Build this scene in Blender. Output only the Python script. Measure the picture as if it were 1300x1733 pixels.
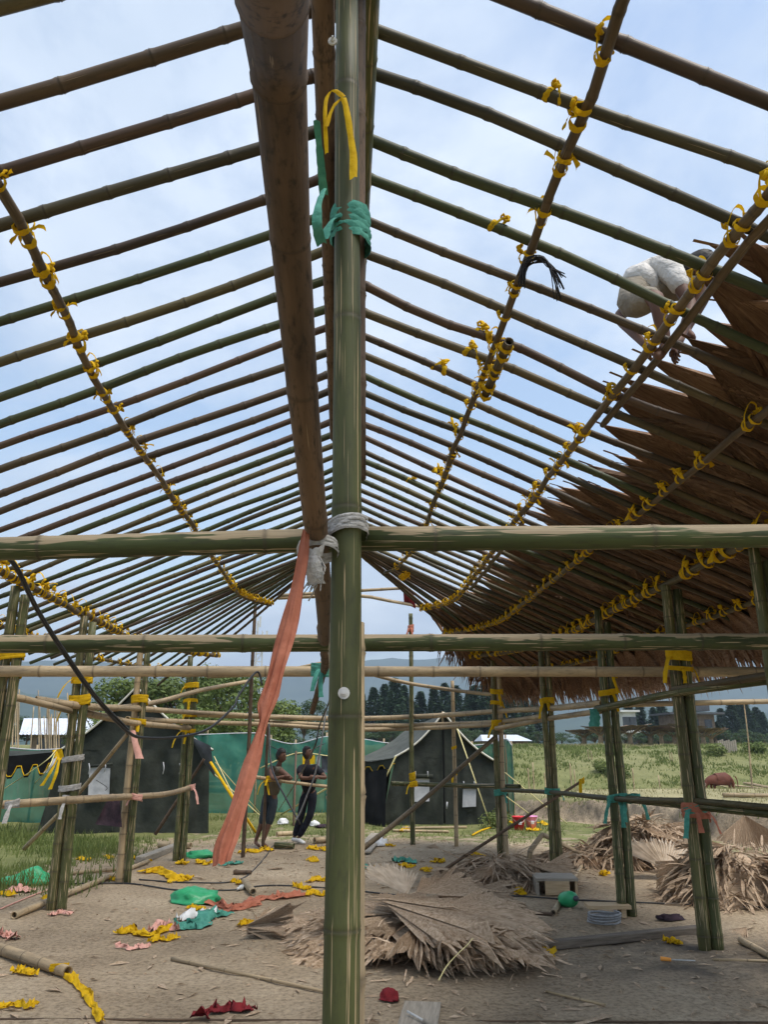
import bpy, bmesh, math, random
import numpy as np
from mathutils import Vector, Matrix, Quaternion
rnd = random.Random(7)
R = math.radians
for o in list(bpy.data.objects): bpy.data.objects.remove(o)
scene = bpy.context.scene
COL = scene.collection

# ------------------------------------------------------------------ camera
FPX = 1302.0; CX, CY = 650.0, 866.5; VPX, VPY = 580.0, 1265.0; HC = 1.75
PITCH = math.atan((VPY-CY)/FPX); YAW = math.atan((CX-VPX)/math.hypot(FPX, VPY-CY))
FW = Vector((math.sin(YAW)*math.cos(PITCH), math.cos(YAW)*math.cos(PITCH), math.sin(PITCH)))
RT = Vector((math.cos(YAW), -math.sin(YAW), 0)); UP = RT.cross(FW)
CAM = Vector((0, 0, HC))
cd = bpy.data.cameras.new('camera'); cam = bpy.data.objects.new('camera', cd); COL.objects.link(cam)
cd.sensor_fit = 'VERTICAL'; cd.sensor_height = 24.0; cd.lens = 24.0*FPX/1733.0
cd.clip_start = 0.05; cd.clip_end = 20000
cam.location = CAM; cam.rotation_euler = FW.to_track_quat('-Z', 'Y').to_euler()
scene.camera = cam
# ------------------------------------------------------------------ sky
SUN_EL, SUN_AZ = R(64), R(128)      # azimuth measured from +Y clockwise: high, behind and to the right
w = bpy.data.worlds.new('World'); scene.world = w; w.use_nodes = True
nt = w.node_tree; nt.nodes.clear()
def N(nt, t, **k):
    n = nt.nodes.new(t)
    for a, b in k.items():
        if a.startswith('i_'): n.inputs[a[2:].replace('_', ' ')].default_value = b
        else: setattr(n, a, b)
    return n
out = N(nt, 'ShaderNodeOutputWorld'); bg = N(nt, 'ShaderNodeBackground')
sky = N(nt, 'ShaderNodeTexSky', sky_type='NISHITA', sun_disc=False, sun_elevation=SUN_EL, sun_rotation=SUN_AZ)
sky.air_density = 1.2; sky.dust_density = 1.5
tc = N(nt, 'ShaderNodeTexCoord'); sep = N(nt, 'ShaderNodeSeparateXYZ')
nt.links.new(tc.outputs['Generated'], sep.inputs[0])
zz = N(nt, 'ShaderNodeMath', operation='MAXIMUM'); zz.inputs[1].default_value = 0.0
nt.links.new(sep.outputs[2], zz.inputs[0])
za = N(nt, 'ShaderNodeMath', operation='ADD'); za.inputs[1].default_value = 0.22
nt.links.new(zz.outputs[0], za.inputs[0])
dv = N(nt, 'ShaderNodeVectorMath', operation='DIVIDE')
cmb = N(nt, 'ShaderNodeCombineXYZ')
for i in range(3): nt.links.new(za.outputs[0], cmb.inputs[i])
nt.links.new(tc.outputs['Generated'], dv.inputs[0]); nt.links.new(cmb.outputs[0], dv.inputs[1])
n1 = N(nt, 'ShaderNodeTexNoise'); n1.inputs['Scale'].default_value = 1.7; n1.inputs['Detail'].default_value = 7; n1.inputs['Roughness'].default_value = 0.58
n1.inputs['Distortion'].default_value = 0.25
mp = N(nt, 'ShaderNodeMapping'); mp.inputs['Location'].default_value = (3.1, 1.7, 0)
nt.links.new(dv.outputs[0], mp.inputs[0]); nt.links.new(mp.outputs[0], n1.inputs['Vector'])
cov = N(nt, 'ShaderNodeValToRGB')           # cloud cover
cov.color_ramp.elements[0].position = 0.40; cov.color_ramp.elements[0].color = (0.12, 0.12, 0.12, 1)
cov.color_ramp.elements[1].position = 0.57; cov.color_ramp.elements[1].color = (0.97, 0.97, 0.97, 1)
nt.links.new(n1.outputs['Fac'], cov.inputs[0])
n2 = N(nt, 'ShaderNodeTexNoise'); n2.inputs['Scale'].default_value = 2.6; n2.inputs['Detail'].default_value = 6
nt.links.new(dv.outputs[0], n2.inputs['Vector'])
cc = N(nt, 'ShaderNodeValToRGB')            # cloud brightness
cc.color_ramp.elements[0].position = 0.30; cc.color_ramp.elements[0].color = (4.6, 5.5, 6.8, 1)
cc.color_ramp.elements[1].position = 0.70; cc.color_ramp.elements[1].color = (6.9, 7.6, 8.6, 1)
nt.links.new(n2.outputs['Fac'], cc.inputs[0])
mx = N(nt, 'ShaderNodeMix', data_type='RGBA')
skb = N(nt, 'ShaderNodeVectorMath', operation='MULTIPLY'); skb.inputs[1].default_value = (1.9, 1.85, 1.75)
nt.links.new(sky.outputs[0], skb.inputs[0])
nt.links.new(cov.outputs[0], mx.inputs['Factor']); nt.links.new(skb.outputs[0], mx.inputs['A']); nt.links.new(cc.outputs[0], mx.inputs['B'])
nt.links.new(mx.outputs['Result'], bg.inputs['Color']); bg.inputs['Strength'].default_value = 0.1
nt.links.new(bg.outputs[0], out.inputs[0])
# ------------------------------------------------------------------ sun (veiled by cloud) and exposure
sl = bpy.data.lights.new('sun', 'SUN'); sl.energy = 2.7; sl.angle = R(26); sl.color = (1.0, 0.95, 0.87)
sun = bpy.data.objects.new('sun', sl); COL.objects.link(sun)
sd = Vector((math.sin(SUN_AZ)*math.cos(SUN_EL), math.cos(SUN_AZ)*math.cos(SUN_EL), math.sin(SUN_EL)))
sun.rotation_euler = sd.to_track_quat('Z', 'Y').to_euler()
vs = scene.view_settings; vs.view_transform = 'Standard'; vs.look = 'None'; vs.exposure = 0.5; vs.gamma = 1.0
vs.use_curve_mapping = False

# ------------------------------------------------------------------ helpers
def ray(x, y): return FW + RT*((x-CX)/FPX) + UP*((CY-y)/FPX)
def atY(x, y, Y): d = ray(x, y); return CAM + d*(Y/d.y)
def atZ(x, y, Z=0.0): d = ray(x, y); return CAM + d*((Z-HC)/d.z)
def W(o):
    m = o.matrix_basis.copy()
    return W(o.parent) @ o.matrix_parent_inverse @ m if o.parent else m
LOCAL = [False]                       # True while parts are written in their thing's own frame
def link(o, parent=None):
    COL.objects.link(o)
    if parent is not None:
        o.parent = parent
        if not LOCAL[0]: o.matrix_parent_inverse = W(parent).inverted()
    return o
def tag(o, label=None, cat=None, group=None, kind=None):
    if label: o['label'] = label
    if cat: o['category'] = cat
    if group: o['group'] = group
    if kind: o['kind'] = kind
    return o
def empty(name, loc=(0, 0, 0), rz=0.0, label=None, cat=None, group=None):
    o = bpy.data.objects.new(name, None); o.empty_display_size = 0.1
    link(o); o.location = loc; o.rotation_euler = (0, 0, rz); return tag(o, label, cat, group)
def mesh(name, V, F, uv=None, attr=None, smooth=True):
    me = bpy.data.meshes.new(name); me.from_pydata([tuple(v) for v in V], [], [tuple(f) for f in F])
    if smooth: me.polygons.foreach_set('use_smooth', [True]*len(me.polygons))
    if uv is not None:
        l = me.uv_layers.new(name='UVMap'); l.data.foreach_set('uv', np.asarray(uv, dtype=np.float32).ravel())
    if attr:
        for k, a in attr.items():
            at = me.attributes.new(k, 'FLOAT', 'POINT'); at.data.foreach_set('value', np.asarray(a, dtype=np.float32))
    me.update(); return me
def obj(name, me, mat=None, parent=None, loc=None, rot=None):
    if mat is not None and len(me.materials) == 0: me.materials.append(M[mat] if isinstance(mat, str) else mat)
    o = bpy.data.objects.new(name, me); link(o, parent)
    if loc is not None: o.location = loc
    if rot is not None: o.rotation_euler = rot
    return o
class MB:
    def __init__(s): s.v = []; s.f = []
    def add(s, V, F):
        b = len(s.v); s.v += [tuple(v) for v in V]; s.f += [tuple(i+b for i in f) for f in F]; return s
    def box(s, c, d, m=None):
        x, y, z = d[0]/2, d[1]/2, d[2]/2
        V = [Vector((a*x, b*y, e*z)) for a in (-1, 1) for b in (-1, 1) for e in (-1, 1)]
        if m is not None: V = [m @ v for v in V]
        V = [v+Vector(c) for v in V]
        return s.add(V, [(0,1,3,2),(4,6,7,5),(0,4,5,1),(2,3,7,6),(0,2,6,4),(1,5,7,3)])
    def tube(s, pts, r, n=6, r1=None, cap=True):
        V, F, _, _ = tube_arrays([Vector(p) for p in pts], [r+((r if r1 is None else r1)-r)*i/max(1, len(pts)-1) for i in range(len(pts))], n, cap)
        return s.add(V, F)
    def build(s, name, mat, parent=None, smooth=False, loc=None):
        return obj(name, mesh(name, s.v, s.f, smooth=smooth), mat, parent, loc)
def tube_arrays(P, rad, n=8, cap=True):
    V = []; F = []; k = len(P)
    T = []
    for i in range(k):
        t = (P[min(i+1, k-1)]-P[max(i-1, 0)]); T.append(t.normalized() if t.length > 1e-9 else Vector((0, 0, 1)))
    ref = Vector((0, 0, 1)) if abs(T[0].z) < 0.9 else Vector((0, 1, 0))
    s = T[0].cross(ref).normalized(); 
    for i in range(k):
        s = (s - T[i]*s.dot(T[i]))
        if s.length < 1e-6: s = T[i].orthogonal()
        s.normalize(); u = s.cross(T[i]).normalized()
        for j in range(n):
            a = 2*math.pi*j/n; V.append(P[i]+(s*math.cos(a)+u*math.sin(a))*rad[i])
    for i in range(k-1):
        for j in range(n):
            j2 = (j+1) % n; F.append((i*n+j, i*n+j2, (i+1)*n+j2, (i+1)*n+j))
    if cap: F.append(tuple(range(n-1, -1, -1))); F.append(tuple((k-1)*n+j for j in range(n)))
    return V, F, s, T
def sample(pts, t):      # smooth path through the points, t in 0..1
    k = len(pts)-1; x = min(max(t, 0), 1)*k; i = min(int(x), k-1); f = x-i
    p0 = pts[max(i-1, 0)]; p1 = pts[i]; p2 = pts[i+1]; p3 = pts[min(i+2, k)]
    if i == 0: p0 = p1*2-p2
    if i == k-1: p3 = p2*2-p1
    return 0.5*((2*p1)+(p2-p0)*f+(2*p0-5*p1+4*p2-p3)*f*f+(3*p1-p0-3*p2+p3)*f**3)
def path(pts, n): pts = [Vector(p) for p in pts]; return [sample(pts, i/(n-1)) for i in range(n)]
def culm_mesh(pts, r0, r1, node=0.32, n=10, bend=0.0, hollow=True, swell=1.0):
    """a bamboo culm: swollen nodes, a groove above each node, open hollow ends"""
    pts = [Vector(p) for p in pts]
    L = sum((pts[i+1]-pts[i]).length for i in range(len(pts)-1))
    if bend:
        if len(pts) == 2: pts = [pts[0].lerp(pts[1], i/5) for i in range(6)]
        for i in range(1, len(pts)-1): pts[i] = pts[i]+Vector((rnd.gauss(0, bend), rnd.gauss(0, bend), rnd.gauss(0, bend)))
    st = [(0.0, 1.0, 0.0)]; d = node*rnd.uniform(0.3, 0.9)
    while d < L-0.03:
        h = max(0.012, r0*0.28)
        for o, m, nd in ((-2.2*h, 1.0, 0.0), (-0.7*h, 1.045, 0.55), (-0.15*h, 1.10, 0.9), (0.15*h, 1.02, 1.0), (0.5*h, 1.07, 0.7), (2.0*h, 1.0, 0.0)):
            if 0.0 < d+o < L: st.append((d+o, 1+(m-1)*swell, nd))
        d += node*rnd.uniform(0.82, 1.18)
    st.append((L, 1.0, 0.0)); st.sort()
    P = [sample(pts, a/L) for a, _, _ in st]; rad = [(r0+(r1-r0)*a/L)*m for a, m, _ in st]
    V, F, s, T = tube_arrays(P, rad, n, False)
    nd = [c for _, _, c in st for _ in range(n)]
    uv = []
    for i in range(len(st)-1):
        for j in range(n):
            u0, u1 = j/n, (j+1)/n; a, b = st[i][0], st[i+1][0]
            uv += [(u0, a), (u1, a), (u1, b), (u0, b)]
    # hollow ends: an annulus then a floor a few centimetres in
    for e, (ring, p, t) in enumerate(((0, P[0], T[0]), (len(P)-1, P[-1], -T[-1]))):
        b = len(V); r = rad[ring]
        for q, dep in ((0.72, 0.0), (0.70, 0.06 if hollow else 0.0)):
            for j in range(n):
                V.append(p+(V[ring*n+j]-p)*q+t*dep); nd.append(0.5)
        o = ring*n
        for j in range(n):
            j2 = (j+1) % n
            F.append((o+j, b+j, b+j2, o+j2) if e == 0 else (o+j, o+j2, b+j2, b+j)); uv += [(0.1, 0.37)]*4
            F.append((b+j, b+n+j, b+n+j2, b+j2) if e == 0 else (b+j, b+j2, b+n+j2, b+n+j)); uv += [(0.1, 0.37)]*4
        F.append(tuple(b+n+j for j in range(n))); uv += [(0.1, 0.37)]*n
    return mesh('culm', V, F, uv, {'nd': nd})
def culm(name, pts, r0, r1, mat, parent, node=0.32, n=10, bend=0.0, swell=1.0):
    return obj(name, culm_mesh(pts, r0, r1, node, n, bend, True, swell), mat, parent)
def vnoise(x, y, seed=0):
    xi = np.floor(x).astype(np.int64); yi = np.floor(y).astype(np.int64); xf = x-xi; yf = y-yi
    def h(a, b):
        n = (a*374761393+b*668265263+seed*1442695041) & 0x7fffffff
        n = ((n ^ (n >> 13))*1274126177) & 0x7fffffff
        return ((n ^ (n >> 16)) & 0xffff)/65535.0
    u = xf*xf*(3-2*xf); v = yf*yf*(3-2*yf)
    return (h(xi, yi)*(1-u)+h(xi+1, yi)*u)*(1-v)+(h(xi, yi+1)*(1-u)+h(xi+1, yi+1)*u)*v
def fbm(x, y, o=4, seed=0):
    x = np.asarray(x, float); y = np.asarray(y, float); s = 0; a = 0.5
    for i in range(o): s = s+a*(vnoise(x, y, seed+i)-0.5); x = x*2.03+11.3; y = y*2.03+5.7; a *= 0.5
    return s
def sstep(a, b, x): t = np.clip((np.asarray(x, float)-a)/(b-a), 0, 1); return t*t*(3-2*t)

# ------------------------------------------------------------------ materials
M = {}
def newmat(name, rough=0.7, spec=0.4):
    m = bpy.data.materials.new(name); m.use_nodes = True; nt = m.node_tree
    b = nt.nodes['Principled BSDF']; b.inputs['Roughness'].default_value = rough; b.inputs['Specular IOR Level'].default_value = spec
    M[name] = m; return m, nt, b
def ramp(nt, stops, interp='LINEAR'):
    r = N(nt, 'ShaderNodeValToRGB'); e = r.color_ramp.elements; r.color_ramp.interpolation = interp
    while len(e) < len(stops): e.new(0.5)
    for i, (p, c) in enumerate(stops): e[i].position = p; e[i].color = (*c, 1) if len(c) == 3 else c
    return r
def mixc(nt, fac, a, b):
    m = N(nt, 'ShaderNodeMix', data_type='RGBA')
    for k, v in (('Factor', fac), ('A', a), ('B', b)):
        if hasattr(v, 'is_output'): nt.links.new(v, m.inputs[k])
        elif k == 'Factor': m.inputs[k].default_value = v
        else: m.inputs[k].default_value = (*v, 1)
    return m.outputs['Result']
def bump(nt, b, h, strength, dist=0.01):
    n = N(nt, 'ShaderNodeBump'); n.inputs['Strength'].default_value = strength; n.inputs['Distance'].default_value = dist
    nt.links.new(h, n.inputs['Height']); nt.links.new(n.outputs[0], b.inputs['Normal'])
def noise(nt, vec, scale, detail=4, rough=0.55):
    n = N(nt, 'ShaderNodeTexNoise'); n.inputs['Scale'].default_value = scale; n.inputs['Detail'].default_value = detail; n.inputs['Roughness'].default_value = rough
    if vec is not None: nt.links.new(vec, n.inputs['Vector'])
    return n.outputs['Fac']
def bamboo(name, skins, tan=(0.42, 0.32, 0.19), flake=0.56, peel=None, rough=0.5, mould=0.35, fl_len=1.7, fl_w=3.2):
    """skins: colours that differ from culm to culm; flake: threshold of scraped streaks; peel: (from, to) of the girth where the skin is scraped off"""
    m, nt, b = newmat(name, rough, 0.28)
    uv = N(nt, 'ShaderNodeUVMap'); oi = N(nt, 'ShaderNodeObjectInfo'); at = N(nt, 'ShaderNodeAttribute', attribute_name='nd')
    rr = ramp(nt, [(i/max(1, len(skins)-1), c) for i, c in enumerate(skins)]); nt.links.new(oi.outputs['Random'], rr.inputs[0])
    sp = N(nt, 'ShaderNodeSeparateXYZ'); nt.links.new(uv.outputs[0], sp.inputs[0])
    def coords(su, sv, k):
        ang = N(nt, 'ShaderNodeMath', operation='MULTIPLY'); ang.inputs[1].default_value = 2*math.pi; nt.links.new(sp.outputs[0], ang.inputs[0])
        c = N(nt, 'ShaderNodeMath', operation='COSINE'); s = N(nt, 'ShaderNodeMath', operation='SINE')
        nt.links.new(ang.outputs[0], c.inputs[0]); nt.links.new(ang.outputs[0], s.inputs[0])
        ro = N(nt, 'ShaderNodeMath', operation='MULTIPLY_ADD'); ro.inputs[1].default_value = 37.0*k; nt.links.new(oi.outputs['Random'], ro.inputs[0])
        vv = N(nt, 'ShaderNodeMath', operation='MULTIPLY'); vv.inputs[1].default_value = sv; nt.links.new(sp.outputs[1], vv.inputs[0]); nt.links.new(vv.outputs[0], ro.inputs[2])
        cm = N(nt, 'ShaderNodeCombineXYZ'); 
        for q, src in enumerate((c, s)):
            mu = N(nt, 'ShaderNodeMath', operation='MULTIPLY'); mu.inputs[1].default_value = su; nt.links.new(src.outputs[0], mu.inputs[0]); nt.links.new(mu.outputs[0], cm.inputs[q])
        nt.links.new(ro.outputs[0], cm.inputs[2]); return cm.outputs[0]
    big = noise(nt, coords(0.6, 1.6, 1.0), 1.0, 4)
    v = ramp(nt, [(0.3, (0.55, 0.55, 0.55)), (0.7, (1.35, 1.3, 1.2))]); nt.links.new(big, v.inputs[0])
    mul = N(nt, 'ShaderNodeMix', data_type='RGBA', blend_type='MULTIPLY'); mul.inputs['Factor'].default_value = 1
    nt.links.new(rr.outputs[0], mul.inputs['A']); nt.links.new(v.outputs[0], mul.inputs['B'])
    col = mul.outputs['Result']
    # mould blotches
    mo = ramp(nt, [(0.52, (0, 0, 0)), (0.68, (mould, mould, mould))]); nt.links.new(noise(nt, coords(1.5, 9.0, 2.0), 1.6, 5, 0.65), mo.inputs[0])
    col = mixc(nt, mo.outputs[0], col, (0.030, 0.024, 0.018))
    # scraped streaks along the fibres
    fl = ramp(nt, [(flake, (0, 0, 0)), (flake+0.025, (1, 1, 1))]); nt.links.new(noise(nt, coords(fl_w, fl_len, 3.0), 1.7, 3, 0.5), fl.inputs[0])
    col = mixc(nt, fl.outputs[0], col, tan)
    if peel:
        c0, c1 = peel
        e = N(nt, 'ShaderNodeMath', operation='MULTIPLY_ADD'); e.inputs[1].default_value = 0.55; nt.links.new(noise(nt, coords(1.0, 2.4, 4.0), 1.2, 3), e.inputs[0]); nt.links.new(sp.outputs[0], e.inputs[2])
        pr = ramp(nt, [(c0+0.27, (0, 0, 0)), (c0+0.285, (1, 1, 1)), (c1+0.265, (1, 1, 1)), (c1+0.28, (0, 0, 0))]); nt.links.new(e.outputs[0], pr.inputs[0])
        grain = ramp(nt, [(0.3, tuple(t*0.6 for t in tan)), (0.7, tuple(min(1, t*1.15) for t in tan))]); nt.links.new(noise(nt, coords(5, 1.2, 5.0), 2.0, 4), grain.inputs[0])
        col = mixc(nt, pr.outputs[0], col, grain.outputs[0])
    nr = ramp(nt, [(0.45, (0, 0, 0)), (0.75, (0.55, 0.55, 0.55)), (0.98, (0.9, 0.9, 0.9))]); nt.links.new(at.outputs['Fac'], nr.inputs[0])
    ndc = mixc(nt, 0.62, col, (0.050, 0.038, 0.026)); col = mixc(nt, nr.outputs[0], col, ndc)
    nt.links.new(col, b.inputs['Base Color'])
    bump(nt, b, noise(nt, coords(4, 3.0, 6.0), 3.0, 4), 0.25, 0.004)
    return m
bamboo('bamboo_rafter', [(0.062, 0.074, 0.030), (0.050, 0.060, 0.024), (0.095, 0.062, 0.040), (0.085, 0.052, 0.034), (0.11, 0.095, 0.042), (0.070, 0.046, 0.031), (0.046, 0.058, 0.026)], flake=0.70, tan=(0.30, 0.22, 0.13))
bamboo('bamboo_purlin', [(0.085, 0.078, 0.040), (0.115, 0.080, 0.048), (0.15, 0.11, 0.065)], flake=0.66, tan=(0.30, 0.22, 0.13))
bamboo('bamboo_green', [(0.066, 0.078, 0.030), (0.085, 0.092, 0.034), (0.105, 0.10, 0.040)], flake=0.595, mould=0.25)
bamboo('bamboo_post', [(0.066, 0.074, 0.028), (0.072, 0.080, 0.031)], flake=0.625, tan=(0.40, 0.30, 0.17), mould=0.35, rough=0.58, fl_len=1.15, fl_w=5.2)
bamboo('bamboo_beam', [(0.050, 0.066, 0.022), (0.060, 0.074, 0.026)], flake=0.62, tan=(0.36, 0.275, 0.165), peel=(0.06, 0.35), mould=0.4, rough=0.6)
bamboo('bamboo_tan', [(0.38, 0.29, 0.18), (0.42, 0.33, 0.215), (0.33, 0.25, 0.155)], flake=0.68, tan=(0.52, 0.43, 0.30), mould=0.3, rough=0.6)
bamboo('bamboo_aged', [(0.115, 0.076, 0.050), (0.13, 0.088, 0.060)], flake=0.70, tan=(0.24, 0.175, 0.115), mould=0.9, rough=0.8)
def simple(name, stops, scale=6.0, rough=0.8, spec=0.3, vec='Object', detail=5, bmp=0.0, bscale=40, stretch=None, var=0.0, trans=0.0, bdist=0.01):
    m, nt, b = newmat(name, rough, spec)
    t = N(nt, 'ShaderNodeTexCoord'); v = t.outputs[vec]
    if stretch:
        mpn = N(nt, 'ShaderNodeMapping'); mpn.inputs['Scale'].default_value = stretch; nt.links.new(v, mpn.inputs[0]); v = mpn.outputs[0]
    r = ramp(nt, stops); nt.links.new(noise(nt, v, scale, detail, 0.6), r.inputs[0]); c = r.outputs[0]
    if var:
        oi = N(nt, 'ShaderNodeObjectInfo'); h = N(nt, 'ShaderNodeHueSaturation')
        mr = N(nt, 'ShaderNodeMapRange'); mr.inputs[3].default_value = 1-var; mr.inputs[4].default_value = 1+var
        nt.links.new(oi.outputs['Random'], mr.inputs[0]); nt.links.new(mr.outputs[0], h.inputs['Value']); nt.links.new(c, h.inputs['Color']); c = h.outputs[0]
    nt.links.new(c, b.inputs['Base Color'])
    if bmp: bump(nt, b, noise(nt, v, bscale, 4), bmp, bdist)
    if trans:
        tr = N(nt, 'ShaderNodeBsdfTranslucent'); nt.links.new(c, tr.inputs['Color']); ms = N(nt, 'ShaderNodeMixShader'); ms.inputs[0].default_value = trans
        o = [n for n in nt.nodes if n.type == 'OUTPUT_MATERIAL'][0]
        nt.links.new(b.outputs[0], ms.inputs[1]); nt.links.new(tr.outputs[0], ms.inputs[2]); nt.links.new(ms.outputs[0], o.inputs[0])
    return m
simple('cloth_yellow', [(0.3, (0.62, 0.36, 0.006)), (0.7, (0.86, 0.55, 0.015))], 18, 0.8, 0.2, bmp=0.4, bscale=60, trans=0.25)
simple('cloth_orange', [(0.3, (0.40, 0.135, 0.08)), (0.7, (0.56, 0.21, 0.13))], 14, 0.85, 0.2, bmp=0.4, bscale=50, trans=0.2)
simple('cloth_pink', [(0.3, (0.60, 0.30, 0.24)), (0.7, (0.74, 0.42, 0.34))], 14, 0.85, 0.2, bmp=0.4, bscale=50)
simple('cloth_teal', [(0.3, (0.045, 0.20, 0.15)), (0.7, (0.10, 0.34, 0.26))], 20, 0.8, 0.2, bmp=0.5, bscale=60)
simple('cloth_maroon', [(0.3, (0.12, 0.012, 0.016)), (0.7, (0.26, 0.025, 0.03))], 12, 0.85, 0.2, bmp=0.4)
simple('cloth_dark', [(0.3, (0.018, 0.014, 0.018)), (0.7, (0.06, 0.035, 0.045))], 9, 0.85, 0.2, bmp=0.4)
simple('plastic_green', [(0.3, (0.02, 0.33, 0.12)), (0.7, (0.06, 0.50, 0.22))], 9, 0.35, 0.5, bmp=0.5, bscale=25, trans=0.2)
simple('rope_grey', [(0.3, (0.26, 0.25, 0.23)), (0.7, (0.48, 0.46, 0.43))], 40, 0.85, 0.2, bmp=0.6, bscale=90)
simple('rope_cream', [(0.3, (0.55, 0.47, 0.20)), (0.7, (0.70, 0.62, 0.32))], 30, 0.8, 0.2)
simple('wire_black', [(0.3, (0.012, 0.012, 0.013)), (0.7, (0.03, 0.03, 0.03))], 30, 0.45, 0.5)
simple('wire_grey', [(0.3, (0.18, 0.18, 0.18)), (0.7, (0.3, 0.3, 0.3))], 30, 0.5, 0.5)
simple('steel', [(0.3, (0.45, 0.44, 0.42)), (0.7, (0.62, 0.61, 0.58))], 30, 0.4, 0.6)
simple('palm_dry', [(0.28, (0.27, 0.175, 0.105)), (0.5, (0.50, 0.37, 0.25)), (0.75, (0.70, 0.555, 0.41))], 5, 0.75, 0.25, bmp=0.35, bscale=60, var=0.25, trans=0.12, stretch=(1.3, 13, 13))
simple('palm_pale', [(0.28, (0.46, 0.37, 0.27)), (0.7, (0.70, 0.60, 0.48))], 5, 0.75, 0.25, bmp=0.35, bscale=60, trans=0.15)
simple('palm_thatch', [(0.28, (0.13, 0.073, 0.042)), (0.5, (0.26, 0.155, 0.092)), (0.75, (0.40, 0.26, 0.16))], 5, 0.75, 0.25, bmp=0.35, bscale=60, var=0.35, stretch=(1.0, 12, 12))
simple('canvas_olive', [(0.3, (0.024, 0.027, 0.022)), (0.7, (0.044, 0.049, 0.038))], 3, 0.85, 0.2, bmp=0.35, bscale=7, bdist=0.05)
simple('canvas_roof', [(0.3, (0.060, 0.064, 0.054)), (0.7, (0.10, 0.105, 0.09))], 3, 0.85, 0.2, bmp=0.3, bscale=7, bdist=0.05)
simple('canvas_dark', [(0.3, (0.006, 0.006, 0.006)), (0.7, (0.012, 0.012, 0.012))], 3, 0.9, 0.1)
simple('canvas_white', [(0.3, (0.34, 0.34, 0.35)), (0.7, (0.52, 0.52, 0.53))], 6, 0.85, 0.2)
simple('tarp_black', [(0.3, (0.03, 0.034, 0.045)), (0.7, (0.07, 0.078, 0.095))], 6, 0.4, 0.5, bmp=0.5, bscale=9)
simple('piping_cream', [(0.3, (0.55, 0.52, 0.44)), (0.7, (0.66, 0.63, 0.54))], 9, 0.8, 0.2)
simple('roof_sheet', [(0.3, (0.50, 0.54, 0.62)), (0.7, (0.66, 0.69, 0.75))], 3, 0.4, 0.5)
simple('wall_white', [(0.3, (0.50, 0.50, 0.48)), (0.7, (0.66, 0.66, 0.63))], 1, 0.85, 0.2)
simple('wall_brown', [(0.3, (0.13, 0.09, 0.06)), (0.7, (0.24, 0.18, 0.13))], 2, 0.85, 0.2)
simple('glass_dark', [(0.3, (0.02, 0.025, 0.03)), (0.7, (0.05, 0.055, 0.06))], 1, 0.15, 0.6)
simple('roof_dark', [(0.3, (0.05, 0.052, 0.055)), (0.7, (0.09, 0.09, 0.095))], 1, 0.6, 0.4)
simple('reed', [(0.3, (0.24, 0.17, 0.10)), (0.7, (0.42, 0.31, 0.19))], 4, 0.8, 0.2)
simple('wood_grey', [(0.3, (0.23, 0.20, 0.16)), (0.7, (0.40, 0.35, 0.28))], 5, 0.8, 0.25, stretch=(1, 12, 12), bmp=0.3)
simple('wood_pale', [(0.3, (0.40, 0.28, 0.16)), (0.7, (0.56, 0.42, 0.26))], 5, 0.75, 0.25, stretch=(1, 12, 12), bmp=0.3)
simple('wood_dark', [(0.3, (0.085, 0.066, 0.048)), (0.7, (0.21, 0.17, 0.13))], 4, 0.75, 0.3, stretch=(1, 14, 14), bmp=0.4)
simple('bucket_red', [(0.3, (0.62, 0.015, 0.03)), (0.7, (0.72, 0.03, 0.045))], 3, 0.35, 0.5)
simple('bucket_pink', [(0.3, (0.78, 0.28, 0.55)), (0.7, (0.85, 0.38, 0.64))], 3, 0.35, 0.5)
simple('handle_orange', [(0.3, (0.80, 0.27, 0.03)), (0.7, (0.88, 0.36, 0.06))], 3, 0.4, 0.5)
simple('plastic_clear', [(0.3, (0.40, 0.43, 0.44)), (0.7, (0.60, 0.63, 0.63))], 8, 0.2, 0.6)
simple('paper_white', [(0.3, (0.62, 0.62, 0.62)), (0.7, (0.80, 0.80, 0.80))], 8, 0.7, 0.3, bmp=0.4)
simple('skin', [(0.3, (0.115, 0.056, 0.036)), (0.7, (0.155, 0.078, 0.05))], 9, 0.6, 0.35)
simple('hair', [(0.3, (0.008, 0.007, 0.007)), (0.7, (0.02, 0.017, 0.016))], 40, 0.6, 0.35, bmp=0.6)
simple('shirt_olive', [(0.3, (0.10, 0.085, 0.06)), (0.7, (0.145, 0.125, 0.095))], 7, 0.85, 0.2, bmp=0.5, bscale=14, bdist=0.03)
simple('shorts_slate', [(0.3, (0.035, 0.045, 0.055)), (0.7, (0.06, 0.072, 0.085))], 7, 0.85, 0.2, bmp=0.5, bscale=14, bdist=0.03)
simple('shirt_black', [(0.3, (0.010, 0.010, 0.013)), (0.7, (0.022, 0.022, 0.027))], 7, 0.85, 0.2, bmp=0.5, bscale=14, bdist=0.03)
simple('trousers_navy', [(0.3, (0.009, 0.010, 0.016)), (0.7, (0.02, 0.021, 0.03))], 7, 0.85, 0.2, bmp=0.5, bscale=14, bdist=0.03)
simple('shoe_white', [(0.3, (0.58, 0.57, 0.55)), (0.7, (0.74, 0.73, 0.70))], 9, 0.6, 0.3)
simple('shirt_cream', [(0.3, (0.56, 0.53, 0.49)), (0.7, (0.72, 0.69, 0.65))], 5, 0.85, 0.2, bmp=0.6, bscale=12, bdist=0.06)
simple('trousers_khaki', [(0.3, (0.19, 0.165, 0.125)), (0.7, (0.29, 0.25, 0.195))], 6, 0.85, 0.2, bmp=0.6, bscale=12, bdist=0.06)
simple('hide_red', [(0.3, (0.085, 0.024, 0.014)), (0.7, (0.145, 0.045, 0.026))], 3, 0.7, 0.3)
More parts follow.
